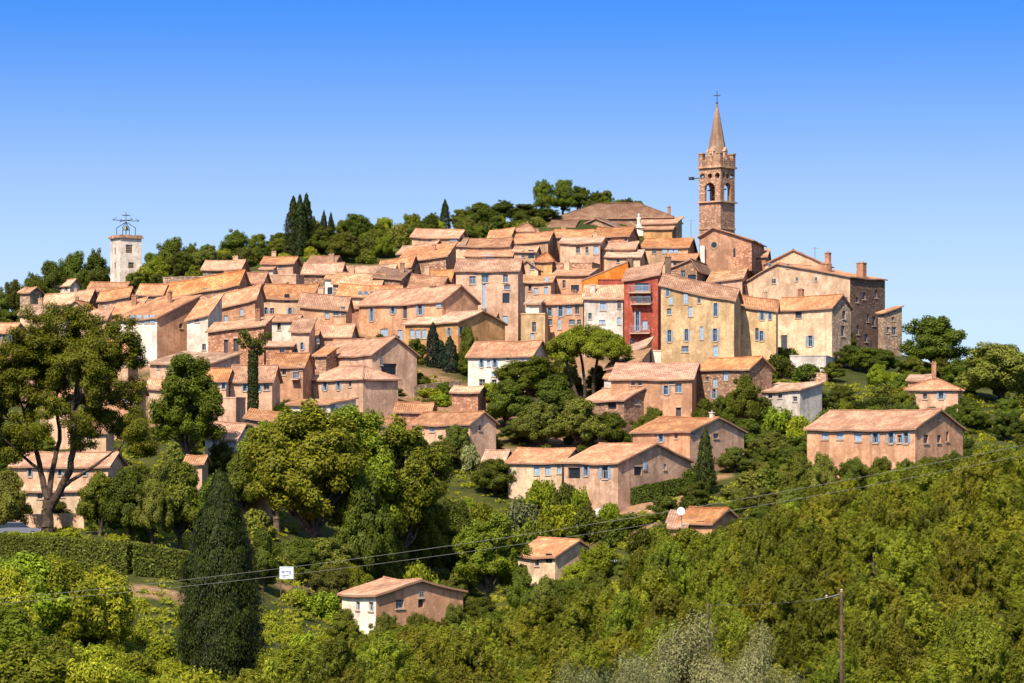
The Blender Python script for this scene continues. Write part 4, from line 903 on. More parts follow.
def proto_pine(kind, mat, seeds, h=6.5, r=2.7, nt=330, per=70):
    """young Aleppo pines: rounded lobes set with upright shoots, each a brush of needles"""
    for s in seeds:
        q = np.random.default_rng(s); C, N, U = [], [], []; tips = []; lob = []
        for n_, zf, rf, Rf in ((5, .30, .58, .40), (5, .50, .5, .36), (4, .68, .36, .30), (3, .82, .17, .25)):
            a0 = q.uniform(0, 6.28)
            for i in range(n_):
                a = a0+i*6.283/n_+q.normal()*.3; rr = r*rf*q.uniform(.7, 1.15); lob.append((np.array([rr*math.cos(a), rr*math.sin(a), h*zf*q.uniform(.88, 1.1)]), r*Rf*q.uniform(.8, 1.2)))
        for i in range(nt):
            c, R_ = lob[q.integers(len(lob))]; dd = unit(q.normal(size=3)+np.array([0, 0, .45])); p = c+dd*R_*q.uniform(.72, 1.0)*np.array([1, 1, 1.1])
            if p[2] > h*.96: continue
            out = unit(np.array([p[0], p[1], (p[2]-h*.35)*.8])); d = unit(dd*.5+out*.25+np.array([0, 0, q.uniform(.4, 1.0)])+q.normal(size=3)*.2)
            L_ = q.uniform(.45, .95); tips.append((p, d)); n = per
            u = q.random((n, 1)); ax = p+d*L_*(u-.35); side = unit(q.normal(size=(n, 3))); side = unit(side-d*np.sum(side*d, 1, keepdims=True))
            C.append(ax+side*(.06+.16*(1-u))*q.uniform(.3, 1.3, (n, 1))); U.append(unit(d*.95+side*.6)); N.append(side*.6+dd*.75+out*.35+np.array([0, 0, .15])+q.normal(size=(n, 3))*.22)
        for c, R_ in lob:
            n = 420; d = unit(q.normal(size=(n, 3))); C.append(c+d*R_*.8*q.random((n, 1))**.4); N.append(d+q.normal(size=(n, 3))*.4); U.append(np.array([0, 0, 1])+q.normal(size=(n, 3))*.8)
        C, N, U = map(np.concatenate, (C, N, U))
        cr = leaf_mesh('crown', C, N, .13, .032, LM[mat], up=U, r=q)
        mb = MB(); branch(mb, (0, 0, -.8), (q.normal()*.3, q.normal()*.3, h*.8), .16, .04, q, 6, .15)
        for c, R_ in lob: branch(mb, (0, 0, max(.4, c[2]*.55)), c, .07, .02, q, 4, .25, 5)
        for p, d in tips[::5]: branch(mb, p*np.array([.5, .5, .85]), p, .03, .012, q, 2, .2, 4)
        reg(kind, h, 2*r*.98, cr, mb.mesh('trunk', [BARKG]))
def proto_cyp(kind, mat, seeds, h=12., r=1.3, n=9000, ll=.17, lw=.07, lean=1.0, lumps=90):
    for s in seeds:
        q = np.random.default_rng(s); prof = lambda t: r*np.interp(t, [0, .06, .15, .28, .5, .7, .86, .95, 1], [.7, .88, .97, 1, .85, .61, .34, .15, .02])
        C, N, U = [], [], []
        for i in range(lumps):      # vertical flame-like sprays
            t = q.random()**.85*.97; a = q.uniform(0, 2*math.pi); rr = prof(t)*q.uniform(.72, 1.02); c = np.array([rr*math.cos(a), rr*math.sin(a), h*t])
            k = int(n*.75/lumps); L_ = q.uniform(.6, 1.5)*h/12*(prof(t)/r)**.6; u = q.random((k, 1)); d = unit(np.array([math.cos(a)*.12, math.sin(a)*.12, 1.]))
            wd = .30*r/1.3*(1-u*.85)*(.12+.88*prof(t)/r)
            p = c+d*L_*(u-.4)+q.normal(size=(k, 3))*wd*np.array([.75, .75, .3]); p[:, 2] = np.maximum(p[:, 2], .05)
            C.append(p); N.append(np.array([math.cos(a), math.sin(a), .25])+(p-c)*np.array([1.6, 1.6, 0])/r+q.normal(size=(k, 3))*.3); U.append(np.tile([0, 0, 1.], (k, 1)))
        k = int(n*.45); t = q.random(k)**.9; a = q.uniform(0, 2*math.pi, k); rr = prof(t)*q.uniform(.55, .95, k)
        C.append(np.stack([rr*np.cos(a), rr*np.sin(a), h*t], 1)); N.append(np.stack([np.cos(a), np.sin(a), a*0+.2], 1)+q.normal(size=(k, 3))*.5); U.append(np.tile([0, 0, 1.], (k, 1)))
        C, N, U = map(np.concatenate, (C, N, U))
        cr = leaf_mesh('crown', C, N, ll, lw, LM[mat], up=U, r=q)
        mb = MB(); branch(mb, (0, 0, -.8), (0, 0, h*.9), .22*r/1.3, .03, q, 5, .03, 8)
        reg(kind, h, 2*r*1.06, cr, mb.mesh('trunk', [BARK]))
def proto_shrub(kind, mat, seeds, h=2., r=1.6, per=110, nc=34, ll=.13, lw=.065):
    for s in seeds:
        q = np.random.default_rng(s); cs, rs = [], []
        for i in range(nc):
            d = unit(q.normal(size=3)); d[2] = abs(d[2]); cs.append(d*np.array([r*.8, r*.8, h*.78])*q.uniform(.7, 1)+np.array([0, 0, .05*h])); rs.append(q.uniform(.3, .55)*r/1.6)
        cs.append(np.array([0, 0, h*.4])); rs.append(r*.6)
        C, N = clump_leaves(cs, rs, per, q); C[:, 2] = np.maximum(C[:, 2], 0)
        up = unit(N*.4+np.array([0, 0, 1.]))
        cr = leaf_mesh('foliage', C, N, ll, lw, LM[mat], r=q); mb = MB()
        for c in cs[:9]: branch(mb, (0, 0, -.4), c, .05, .015, q, 3, .2, 5)
        reg(kind, h, 2*r*1.1, cr, mb.mesh('stem', [BARK]))
proto_broad('oak', 'oak', (1, 2, 3, 4), tr=1.3, per=270, nc=100)
proto_broad('oakd', 'grey', (5, 6, 7), tr=1.2, per=270, nc=100)
proto_broad('tall', 'pined', (8, 9, 10), h=12, r=3.9, tr=3.4, per=270, nc=160, crz=4.8, ll=.15, lw=.07, bark=BARKG, lobes=((6, .36, .56, .38), (8, .54, .62, .36), (7, .71, .50, .33), (5, .85, .27, .28), (1, .93, .05, .22)))
proto_broad('skyl', 'oak', (12, 13, 14), h=9, r=3.8, tr=1.4, per=200, nc=100)
proto_pine('pine', 'pine', (21, 22, 23, 24, 25, 26), nt=330, per=70)
proto_pine('pined', 'pined', (27, 28), h=6.5, r=2.9, nt=330, per=70)
proto_cyp('cypress', 'cyp', (31, 32, 33), n=11000, ll=.14, lw=.055, lumps=150)
proto_cyp('bigcypress', 'cyp', (34,), h=12.5, r=2.45, n=150000, ll=.085, lw=.034, lumps=420)
proto_cyp('fir', 'fir', (35, 36), h=10, r=2.1, n=7000, ll=.2, lw=.08, lumps=120)
proto_broad('bigolive', 'olive', (64, 65), h=4.5, r=3., tr=.4, per=760, nc=110, ll=.055, lw=.017)
proto_broad('bigshrub', 'shrub', (61, 62, 63), h=3.2, r=2.0, tr=.4, per=240, nc=70, ll=.085, lw=.04)
proto_shrub('shrub', 'shrub', (41, 42, 43, 44))
proto_shrub('shrubd', 'oak', (45, 46, 47))
proto_shrub('shrubo', 'olive', (48, 49, 50))
proto_shrub('shrubg', 'grey', (51, 52))
_tc = [0]
def put(kind, x, y, z, h, wd, label, cat='tree', group=None, name='tree', v=None, rz=None):
    pr = PROTO[kind]; P = pr[v if v is not None else _tc[0] % len(pr)]; _tc[0] += 1
    o = empty(name, (x, y, z), rng.uniform(0, 6.28) if rz is None else rz)
    o.scale = (wd/P[1], wd/P[1], h/P[0]); tag(o, label, cat, group)
    sh = name in ('shrub', 'bush', 'vine')
    link('foliage' if sh else 'crown', P[2], o); link('stem' if sh else 'trunk', P[3], o); return o
def T(kind, px, top, bot, wpx, label, D=None, name='tree', cat='tree', group=None, D0=290, v=None, rz=None):
    if D is None: D = solve_D(px, bot, 0, D0, 640); 
    for _ in range(12):      # never inside a building
        xx = (px-CX)/F*D; hit = False
        for cx_, cy_, th_, hw_, hd_ in GEO:
            dx, dy = xx-cx_, D-cy_; u_ = dx*math.cos(th_)+dy*math.sin(th_); v_ = -dx*math.sin(th_)+dy*math.cos(th_)
            if abs(u_) < hw_+.8 and abs(v_) < hd_+1.2: hit = True
        if not hit: break
        D += 2 if D > 500 else -2
    p = at(px, bot, D); g = terr(p.x, D)
    s = F/D; zt = (HOR-top)/F*D; zb = min(g, p.z+.0) if g < p.z+2 else g
    zb = g-.1; h = max(.8, zt-zb)
    return put(kind, p.x, D, zb, h, wpx/s, label, cat, group, name, v, rz)
# skyline, left of the square tower
sk = 'trees along the skyline'
for px, top, bot, wd, D, lb in (
    (-2,288,318,26,474,'round tree cut by the left edge on the skyline'), (14,276,315,30,478,'second skyline tree from the left edge'), (33,271,300,32,480,'skyline tree left of the rounded dark grove'),
    (52,257,300,34,484,'dark rounded tree at the left of the skyline grove'), (74,247,300,40,488,'tallest rounded tree of the grove left of the square tower'), (97,247,295,34,490,'rounded tree touching the left side of the square tower'),
    (152,250,288,24,492,'tree just right of the square tower on the skyline'), (172,234,275,40,494,'big round skyline tree right of the square tower'), (193,242,275,26,496,'small dark tree right of the big round skyline tree'),
    (205,252,272,20,492,'yellowish tree on the left crest'), (216,258,274,22,490,'low bushy tree on the left crest'), (235,228,268,38,496,'loose branching skyline tree with gaps in its crown'), (258,232,262,24,494,'dark oval skyline tree left of the tall cypresses'),
    (278,238,264,26,493,'pale green tree behind the ruined block left of the cypresses'), (243,246,268,30,492,'low tree before the loose branching one'),
    (343,218,250,26,500,'pale skyline tree right of the cypresses'), (357,211,254,36,498,'largest dark tree right of the cypresses on the skyline'), (377,226,254,28,496,'dark tree leaning right beside the largest skyline tree'),
    (400,226,252,26,503,'bushy tree on the sloping crest left of the skyline cypress'), (418,219,248,28,507,'tree on the crest close left of the skyline cypress'), (433,212,240,24,510,'tree at the left foot of the skyline cypress'),
    (462,208,236,28,512,'tree right of the skyline cypress'), (482,201,236,34,514,'tree above the white and pink crest house'), (503,199,234,32,516,'tree right above the grey flat topped house'),
    (525,203,232,38,508,'broad pale green tree right of the crest houses'), (546,207,232,32,507,'pale green tree touching the hilltop mansion'),
    (542,178,232,26,518,'dark tall tree on the summit, left of a pair'), (563,177,232,34,518,'tallest summit tree left of the mansion'), (580,184,225,26,517,'summit tree leaning over the mansion roof'),
    (596,190,225,20,522,'low summit tree behind the mansion roof'), (606,189,222,20,522,'thin dark tree behind the mansion ridge')):
    T('skyl' if wd > 18 else 'cypress', px, top, bot, wd, lb, D=D, group=sk)
for px, top in ((618, 198), (628, 197), (638, 199)): T('skyl', px, top, 222, 20, 'small tree showing over the mansion ridge', D=522, group='trees behind the mansion ridge')
T('shrub', 279, 257, 279, 26, 'round clipped looking green bush on the stone terrace', D=484, name='bush', cat='bush')
T('shrub', 381, 239, 257, 24, 'pale green bush on the crest right of the dark trees', D=492, name='bush', cat='bush')
for px, top, bot, wd, D, lb in ((293.5,196,254,21,488,'tall cypress at the left of the crest trio'), (300,194.5,255,18,489,'middle cypress of the crest trio'), (306.5,193,255,18,487,'tallest right cypress of the crest trio'), (314,216,250,11,489,'short cypress right of the crest trio'),
    (324,210,246,11,492,'left one of two small crest cypresses'), (331,212,246,10,492,'right one of two small crest cypresses'), (293.5,263,280,8,480,'very small dark cypress beside the round bush'), (445,199,236,13,508,'lone pointed cypress on the skyline'),
    (160,268,290,14,482,'small cypress behind the rough stone wall')):
    T('cypress', px, top, bot, wd, lb, D=D, name='cypress', cat='cypress', group='cypresses on the crest')
# right side
for px, top, bot, wd, D, k, lb in ((935,313,388,74,424,'oak','big round tree on the skyline right of the annex'), (1000,341,424,94,396,'oakd','broad dark spreading tree at the right edge'), (966,358,420,54,402,'oak','dark tree between the big round one and the spreading one'), (1030,352,420,40,402,'oak','tree cut by the right edge behind the spreading one'),
    (853,344,392,40,415,'oak','bushy tree below the dark stone flank'), (884,348,392,38,412,'oak','bushy tree left of the big round skyline tree'), (832,362,392,26,412,'oak','small tree below the cream house'), (915,372,394,20,408,'oakd','small dark tree beside the tall chimney'),
    (806,362,390,36,402,'shrubd','dark bush under the cream house'), (780,352,376,40,408,'shrubd','bush at the foot of the yellow wing'), (757,350,368,30,412,'shrubd','dark bush at the foot of the long yellow building'),
    (985,420,452,50,372,'oak','round tree right of the rosy farmhouse'), (1015,428,456,40,368,'oak','tree at the right edge below the spreading tree'), (968,430,456,26,366,'shrubd','bush at the right corner of the farmhouse'),
    (745,374,416,38,374,'oak','dark leaning tree between brown house and modern house'), (705,398,418,34,366,'oak','round bushy tree below the brown house'), (725,394,416,30,368,'oak','small round tree left of the dark leaning tree'), (654,406,428,34,362,'oak','green tree between garage house and striped house'),
    (780,402,432,44,362,'shrub','bright bush left of the hedge terrace'), (748,418,462,46,350,'oak','dark bushy tree right of the pointed cypress'), (772,430,476,54,345,'oakd','tree left of the farmhouse, first of a grove'), (808,432,474,56,342,'oak','middle tree of the grove before the farmhouse'), (845,440,478,48,338,'oakd','right tree of the grove before the farmhouse'),
    (735,446,480,38,342,'oakd','low tree behind the long clipped hedge'), (800,412,440,40,356,'shrub','bright bush above the grove'), (825,404,432,34,360,'shrubd','dark bush at the left end of the hedge terrace'), (870,462,482,36,330,'shrub','bush below the front of the farmhouse'),
    (763,396,420,26,370,'oakd','small dark tree in front of the modern house')):
    n = 'bush' if k.startswith('shrub') else 'tree'
    T(k, px, top, bot, wd, lb, D=D, name=n, cat=n, group='bushes of the right slope' if n == 'bush' else 'trees of the right slope')
T('cypress', 705.5, 427, 492, 22, 'neat pointed cypress in front of the striped house', D=330, name='cypress', cat='cypress')
# centre
for px, top, bot, wd, D, k, lb in ((528,357,424,70,378,'tall','yellow green tree beside the white house'), (507,380,442,54,370,'oak','dark tree below the white house'), (556,374,446,60,370,'oak','dark tree under the umbrella pine'), (580,396,456,62,360,'oakd','greyish spreading tree above the villa'), (540,400,456,54,360,'oakd','grey green tree above the cream villa wing'), (612,412,456,42,360,'oak','bright tree at the right end of the villa roof'), (520,420,452,46,362,'oakd','dark tree above the cream garage'), (640,420,446,26,366,'shrubd','bush by the striped house'),
    (415,338,366,24,410,'oak','bush at the left of the dark conifers'), (468,326,350,20,414,'oak','small tree right of the dark conifers'), (489,327,350,24,414,'oak','dark round tree above the white house roof'), (466,350,384,18,400,'oakd','low tree between conifers and white house'),
    (381,381,424,50,380,'oakd','olive coloured round tree right of the low hipped house'), (428,386,406,36,384,'shrub','pale green bush right of the olive coloured tree'), (440,392,412,30,380,'shrub','pale bush above the rosy house with tiled roof'), (415,404,424,36,374,'shrubd','dark bush left of the rosy house with tiled roof'), (456,424,470,40,352,'oakd','grey green tree before the rosy house with tiled roof'), (440,440,474,44,348,'oakd','dusty green tree below the rosy house'), (470,440,470,30,350,'shrubo','silvery bush left of the cream garage'),
    (285,398,412,22,374,'shrubd','bush by the ivy column terrace'), (232,398,432,36,366,'shrubd','bush below the retaining terrace'), (252,412,432,30,362,'shrubo','dry greyish bush above the grey house'),
    (495,458,504,52,340,'oak','dark round tree left of the cream villa wing'), (542,476,506,40,336,'shrub','bright bush under the cream villa wing'), (565,480,512,40,333,'shrubd','bush below the villa windows'), (580,482,508,26,334,'shrub','bush left of the white patio wall'), (520,496,524,52,328,'shrubo','brown grey dry bush in the valley slope'), (560,500,530,60,326,'shrub','large bright bush in the valley slope'), (590,508,540,60,322,'shrubd','dark bush above the blank gable house'), (625,510,545,56,318,'shrubd','dark bush right above the blank gable house'), (480,500,530,50,328,'shrub','bush left on the valley slope'), (650,512,540,40,318,'shrub','bush by the satellite dish'), (610,500,520,30,330,'shrub','bush under the patio'), (530,516,545,50,320,'shrubd','dark bush behind the valley house roof'),
    (700,494,520,44,322,'shrub','bush below the clipped hedge'), (738,488,520,40,318,'oakd','tree right of the sunken roof'),
    (490,514,606,76,282,'tall','tall rounded tree left of the valley house'), (455,500,560,56,312,'oak','dark tree above the valley cottage'), (424,486,562,68,310,'oak','wide dark tree in the centre left'), (395,500,560,50,308,'oakd','tree left of the wide dark one')):
    n = 'bush' if k.startswith('shrub') else 'tree'
    T(k, px, top, bot, wd, lb, D=D, name=n, cat=n, group='bushes of the middle slope' if n == 'bush' else 'trees of the middle slope')
for px, top, bot, wd, lb in ((433,322,380,18,'tall dark conifer in front of the orange house, left one'), (450,336,382,20,'dark conifer in front of the orange house, right one'), (441,340,384,18,'dark conifer between two others'), ):
    T('fir', px, top, bot, wd, lb, D=402, name='conifer', cat='conifer', group='conifers before the orange house')
# left
for px, top, bot, wd, D, k, lb in ((188,360,470,80,318,'tall','open tree with bare limbs right of the big forked tree'), (312,404,545,128,292,'tall','tall yellow green tree with a pale trunk left of centre'), (278,414,520,84,305,'tall','narrower tree left of the tall yellow green one'), (355,414,545,100,296,'tall','tall tree right of the yellow green one'), (396,422,545,108,300,'tall','broad tall tree before the rosy hipped house'), (262,430,500,44,318,'oakd','tree behind the dark cypress top'),
    (365,470,560,60,290,'oak','dark low tree under the pair of tall ones'), (240,452,520,44,305,'oak','tree left of the tall yellow green group'), (222,440,480,40,330,'oak','bush like tree below the grey house'),
    (100,470,550,50,262,'oak','small tree right of the forked trunk'), (128,468,552,56,260,'oak','bushy tree above the long hedge, left of two'), (180,460,552,64,262,'oak','wide bushy tree above the long hedge'), (152,476,552,40,259,'oakd','dark tree in the gap above the long hedge'), (215,470,556,50,262,'oak','tree behind the left flank of the dark cypress'), (8,466,528,50,262,'oakd','bushy tree at the left edge beside the parked car'), (262,528,612,46,256,'oak','tree right of the dark cypress'), (325,536,575,70,282,'oakd','grey green shrubby tree below the pale trunk'), (290,545,580,40,278,'oakd','grey shrubby tree near the white panel'), (390,530,570,50,298,'oakd','low tree behind the valley cottage'), (330,565,610,50,262,'oakd','olive shrub tree left of the valley cottage'), (300,585,612,30,262,'shrubo','dry bush on the red bank'), (420,556,585,50,292,'shrub','bush behind the cottage roof'), (460,560,600,40,286,'shrub','bush right behind the cottage')):
    n = 'bush' if k.startswith('shrub') else 'tree'
    T(k, px, top, bot, wd, lb, D=D, name=n, cat=n, group='bushes of the left valley' if n == 'bush' else 'trees of the left valley')
T('bigcypress', 220.5, 469, 673, 88, 'large dark flame shaped cypress in the left foreground', D=168, name='cypress', cat='cypress', v=0)
for px, top, bot, wd, D, k in ((822,452,480,40,294,'oakd'), (852,456,482,36,294,'oak'), (880,457,482,34,292,'oak'), (906,458,484,32,290,'oakd'), (930,455,482,34,292,'oak'), (955,450,480,36,296,'oak'), (800,452,480,40,296,'oak')):
    T(k, px, top, bot, wd, 'small leafy tree hiding the foot of the rosy farmhouse', D=D, group='trees at the foot of the farmhouse')
for px, top, bot, wd, D, k in ((522,566,600,34,276,'oak'), (545,574,606,34,272,'oakd'), (570,578,606,36,270,'oak'), (596,570,602,34,274,'oak')):
    T(k, px, top, bot, wd, 'small leafy tree hiding the foot of the blank gable house', D=D, group='trees at the foot of the blank gable house')
for px, top, bot, wd, D, k in ((345,608,640,40,240,'oak'), (385,612,640,36,238,'oakd'), (420,612,640,40,238,'oak'), (455,604,636,36,240,'oak')):
    T(k, px, top, bot, wd, 'small leafy tree hiding the foot of the terracotta cottage', D=D, group='trees at the foot of the cottage')
for px, top, bot, wd, D, k in ((568,362,388,30,392,'oakd'), (598,364,390,30,392,'oak')):  # foliage added over bare earth, standing in for a dark shadow
    T(k, px, top, bot, wd, 'small tree added for the dark shadow behind the trunks of the umbrella pine', D=D, group='small trees added for shadow behind the umbrella pine')
for px, top, D, wd in ((664,524,258,66), (686,526,256,64), (708,526,255,66), (730,521,257,66), (750,514,258,66)):
    z = (HOR-top)/F*D; x = (px-CX)/F*D; g = terr(x, D); put('pine', x, D, g-.2, z-g, wd/F*D, 'yellow green pine hiding the foot of the house sunk in the pines', 'pine', 'pines before the sunken house', 'pine_tree')
for px, top, bot, wd, D in ((912,404,424,30,356), (932,406,424,28,356), (950,404,426,30,357), (896,402,420,24,362)):
    T('oak', px, top, bot, wd, 'small leafy tree hiding the foot of the house with the tall chimney', D=D, group='trees before the house with the tall chimney')
for px, top, bot, wd, D in ((640,462,480,1,1),)[:0]: pass
# umbrella pine
def umbrella():
    D = 386; s = F/D; p = at(590, 388, D); g = terr(p.x, D)-.3; o = empty('umbrella_pine', (p.x, D, g)); tag(o, 'wide umbrella pine with flat dense crown and several trunks', 'tree')
    q = np.random.default_rng(77); Z = lambda r_: (HOR-r_)/F*D-g; cs, rs = [], []; mb = MB()
    for i in range(260):
        a = q.uniform(0, 6.28); rr = math.sqrt(q.random()); x, y = rr*math.cos(a)*40/s, rr*math.sin(a)*28/s
        zt = Z(326)-(rr**2.2)*20/s-q.random()*27/s*(1-rr*.5); cs.append(np.array([x, y, zt])); rs.append(q.uniform(.55, 1.0))
    C, N = clump_leaves(cs, rs, 300, q, .7, .8, .35, ctr=np.array([0, 0, Z(372)]))
    link('crown', leaf_mesh('crown', C, N, .15, .055, LM['pined'], r=q), o)
    for x0 in (-2.2, -.8, .6, 2.4):
        top = (x0*1.7+q.normal()*.3, q.normal()*.8, Z(352)); branch(mb, (x0*.6, q.normal()*.4, -.5), top, .26, .17, q, 5, .1, 8)
        for c in [c for c in cs if abs(c[0]-top[0]) < 2.4][:9]: branch(mb, top, c, .1, .03, q, 3, .15, 5)
    mb.build('trunk', [BARK], o)
umbrella()
# the big forked tree on the left: limbs first, foliage at their ends
def forked():
    D = 264; s = F/D; p = at(48, 531, D); g = terr(p.x, D)-.2; o = empty('tree', (p.x, D, g)); tag(o, 'huge old tree with a forked dark trunk and airy crown on the left', 'tree')
    q = np.random.default_rng(5); mb = MB(); Q = lambda px, row, dy=0: Vector(((px-48)/s, dy, (HOR-row)/F*D-g))
    tips = []
    def grow(a, d, L_, r, lev):
        b = a+d*L_; branch(mb, a, b, r, r*.66, q, 4, .13, 8 if lev < 2 else 5)
        if lev >= 4 or r < .03: tips.append(b); return
        for k in range(3 if lev > 0 else 2):
            nd = Vector(unit(np.array(d)+q.normal(size=3)*.62+np.array([0, 0, .12]))); grow(b if k < 2 else a.lerp(b, .65), nd, L_*q.uniform(.62, .85), r*q.uniform(.55, .7), lev+1)
        if lev >= 2: tips.append(b)
    def limb(pts, r0, r1):
        for i in range(len(pts)-1):
            branch(mb, pts[i], pts[i+1], r0+(r1-r0)*i/(len(pts)-1), r0+(r1-r0)*(i+1)/(len(pts)-1), q, 3, .06, 10)
    base = Q(48, 534); fk = Q(48, 500)
    limb([base, Q(47, 515), fk], .62, .5)
    A = [fk, Q(42, 480, .5), Q(36, 455, .8), Q(28, 430, 1)]; limb(A, .34, .17)
    B = [Q(50, 508), Q(60, 492, -.4), Q(72, 470, -.8), Q(76, 440, -1), Q(74, 410, -.6)]; limb(B, .44, .2)
    C_ = [Q(64, 487, -.4), Q(90, 470, -1.5), Q(112, 455, -2)]; limb(C_, .2, .1)
    E = [fk, Q(50, 470, 1.5), Q(56, 440, 2.2), Q(54, 405, 2)]; limb(E, .3, .16)
    G = [Q(40, 470, .5), Q(18, 452, 0), Q(4, 436, -1)]; limb(G, .16, .09)
    for pts, L_, r, dd in ((A, 2.8, .15, (-.35, .1, 1)), (B, 3.1, .18, (.15, -.1, 1)), (B, 2.9, .16, (.6, .1, .8)), (C_, 2.2, .1, (.7, -.2, .5)), (E, 3.1, .16, (.0, .3, 1)), (E, 2.6, .14, (-.6, .3, .8)), (G, 2.0, .09, (-.6, 0, .7)), (A, 2.6, .13, (-.8, -.3, .5)), (B, 2.6, .14, (.3, -.7, .7))):
        grow(pts[-1], Vector(dd).normalized(), L_, r, 1)
    # crown tops guided by the outline: lobes
    cs, rs = [], []
    for t in tips: cs.append(np.array(t)); rs.append(q.uniform(.6, 1.0))
    for px, row, rp in ((30,330,24),(62,322,22),(95,322,22),(122,332,18),(45,345,24),(76,340,24),(-12,345,24),(104,350,22),(134,358,14),(14,362,24),(0,392,22),(-8,420,20),(46,366,28),(80,360,28),(110,372,24),(130,394,16),(58,396,26),(96,402,24),(20,400,22),(118,420,18),(28,432,20),(86,436,18),(8,448,16)):
        for i in range(14):
            d = unit(q.normal(size=3)); c = np.array(Q(px, row))+d*np.array([rp, rp*1.3, rp])/s*q.uniform(.55, 1.0)*.9; cs.append(c); rs.append(q.uniform(.55, 1.0))
        near = min(tips, key=lambda t: (t-Q(px, row)).length); branch(mb, near, Q(px, row), .07, .02, q, 3, .2, 5)
    C, N = clump_leaves(cs, rs, 300, q, .8, .8, .3, ctr=np.array(Q(60, 430)))
    link('crown', leaf_mesh('crown', C, N, .14, .055, LM['pined'], r=q), o); mb.build('trunk', [BARK], o)
forked()
# ivy covered column
def ivycol():
    D = 351; s = F/D; p = at(253, 409, D); g = terr(p.x, D)-.2; o = empty('topped_tree', (p.x, D, g)); tag(o, 'topped tree trunk wrapped in ivy with a tuft of leaves on top', 'tree')
    q = np.random.default_rng(9); h = (HOR-350)/F*D-g; mb = MB(); mb.tube((0,0,-.5), (0,0,h+1), .4, .3); mb.build('trunk', [BARK], o)
    n = 5200; a = q.uniform(0, 6.28, n); z = q.random(n)*h; rr = .72*(1.08-.25*z/h)*q.uniform(.8, 1.05, n)
    C = np.stack([rr*np.cos(a), rr*np.sin(a), z], 1); link('ivy', leaf_mesh('ivy', C, np.stack([np.cos(a), np.sin(a), a*0+.4], 1)+q.normal(size=(n, 3))*.4, .13, .09, LM['cyp'], r=q), o)
    cs = [np.array([q.normal()*.85, q.normal()*.85, h+.9+q.normal()*.75]) for _ in range(22)]; C, N = clump_leaves(cs, [.5]*22, 120, q)
    link('crown', leaf_mesh('crown', C, N, .17, .07, LM['grey'], r=q), o)
ivycol()
# hedges
def hedge(pts, hh, wd, label, mat='box', per=150, D=None, name='hedge'):
    """clipped hedge along a line of (px,row of foot,distance)"""
    q = np.random.default_rng(len(HOUSES)+int(pts[0][0])); W = [at(*p) for p in pts]; W = [Vector((p.x, p.y, terr(p.x, p.y)-.1)) for p in W]
    o0 = W[0].copy(); C, N = [], []
    st = MB()
    for a, b in zip(W, W[1:]):
        d = (b-a); L_ = d.length; t = d.normalized(); nn = Vector((-t.y, t.x, 0)).normalized()
        n = int(L_*(2*hh+wd)*per); u = q.random(n)*L_; k = q.random(n)*(2*hh+wd)
        bump = np.array([noise.noise(Vector((x*.6+a.x, 3.1, 0)))*.22 for x in u])
        off = np.where(k < hh, -wd/2, np.where(k < hh+wd, k-hh-wd/2, wd/2)); z = np.where(k < hh, k, np.where(k < hh+wd, hh, k-hh-wd)); z = z*(1+bump/hh)+q.normal(size=n)*.07; off = off+q.normal(size=n)*.09+bump*.5
        P = np.array(a-o0)[None]+np.array(t)[None]*u[:, None]+np.array(nn)[None]*off[:, None]; P[:, 2] += np.maximum(z, .02)
        no = np.where((k < hh)[:, None], -np.array(nn), np.where((k < hh+wd)[:, None], np.array([0, 0, 1.]), np.array(nn)))
        C.append(P); N.append(no+q.normal(size=(n, 3))*.55)
        m = int(L_/1.2)+1
        for i in range(m):
            e = a-o0+t*(L_*(i+.5)/m); st.tube(e-Vector((0,0,.3)), e+Vector((0,0,hh*.9)), .06, .03, 0, 5)
    o = empty(name, o0); tag(o, label, 'hedge')
    link('foliage', leaf_mesh('foliage', np.concatenate(C), np.concatenate(N), .13, .07, LM[mat], r=q), o); st.build('stem', [BARK], o)
hedge([(-20,572,250), (60,575,247), (130,578,246), (192,580,248)], 2.6, 2.2, 'long clipped hedge across the left foreground terrace', 'grey', 150)
hedge([(630,498,331), (662,498,331), (694,498,332)], 1.9, 1.6, 'dark clipped hedge right of the weathered gable', 'box', 190)
hedge([(831,410,372), (880,408,376), (915,398,384)], 2.0, 2.0, 'clipped hedge on the terrace above the rosy farmhouse', 'box', 170)
hedge([(285,578,284), (330,572,290), (372,566,296)], 1.6, 1.4, 'low hedge behind the white panel', 'box', 150)
hedge([(388,566,300), (430,566,302)], 1.6, 1.4, 'low dark hedge behind the valley cottage', 'box', 150)
hedge([(0,536,258), (40,536,257), (78,538,256)], .9, 1.2, 'low garden border in front of the forked trunk', 'shrub', 150)
# foreground wood of young pines
def bound(px): return float(np.interp(px, [240,300,350,400,470,520,600,640,680,745,800,860,920,1024,1100], [668,640,632,622,616,606,578,548,530,518,492,474,460,442,436]))
pts = []
tries = 0
qq = np.random.default_rng(3)
while tries < 9000 and len(pts) < 235:
    tries += 1
    D = qq.uniform(108, 290); px = qq.uniform(250, 1085); x = (px-CX)/F*D
    h = qq.uniform(3.9, 7.6); g = terr(x, D); top = HOR-(g+h)/D*F
    if 775 < px < 800: pass
    if top < bound(px)-2: 
        h2 = (HOR-bound(px))/F*D-g
        if h2 < 3.0: continue
        h = h2; top = bound(px)
    if top > 690: continue
    if any((x-a)**2+(D-b)**2 < 4.45**2 for a, b, *_ in pts): continue
    if (px < 640 and D > 235) or (px < 815 and D > 252): continue
    if any(math.hypot(x-a, D-b) < max(c, d)+2 for a, b, _, c, d in GEO): continue
    if 800 < px < 880 and D < 152 and top < 640: continue
    pts.append((x, D, g, h, px, top))
pts.sort(key=lambda t: -t[1])
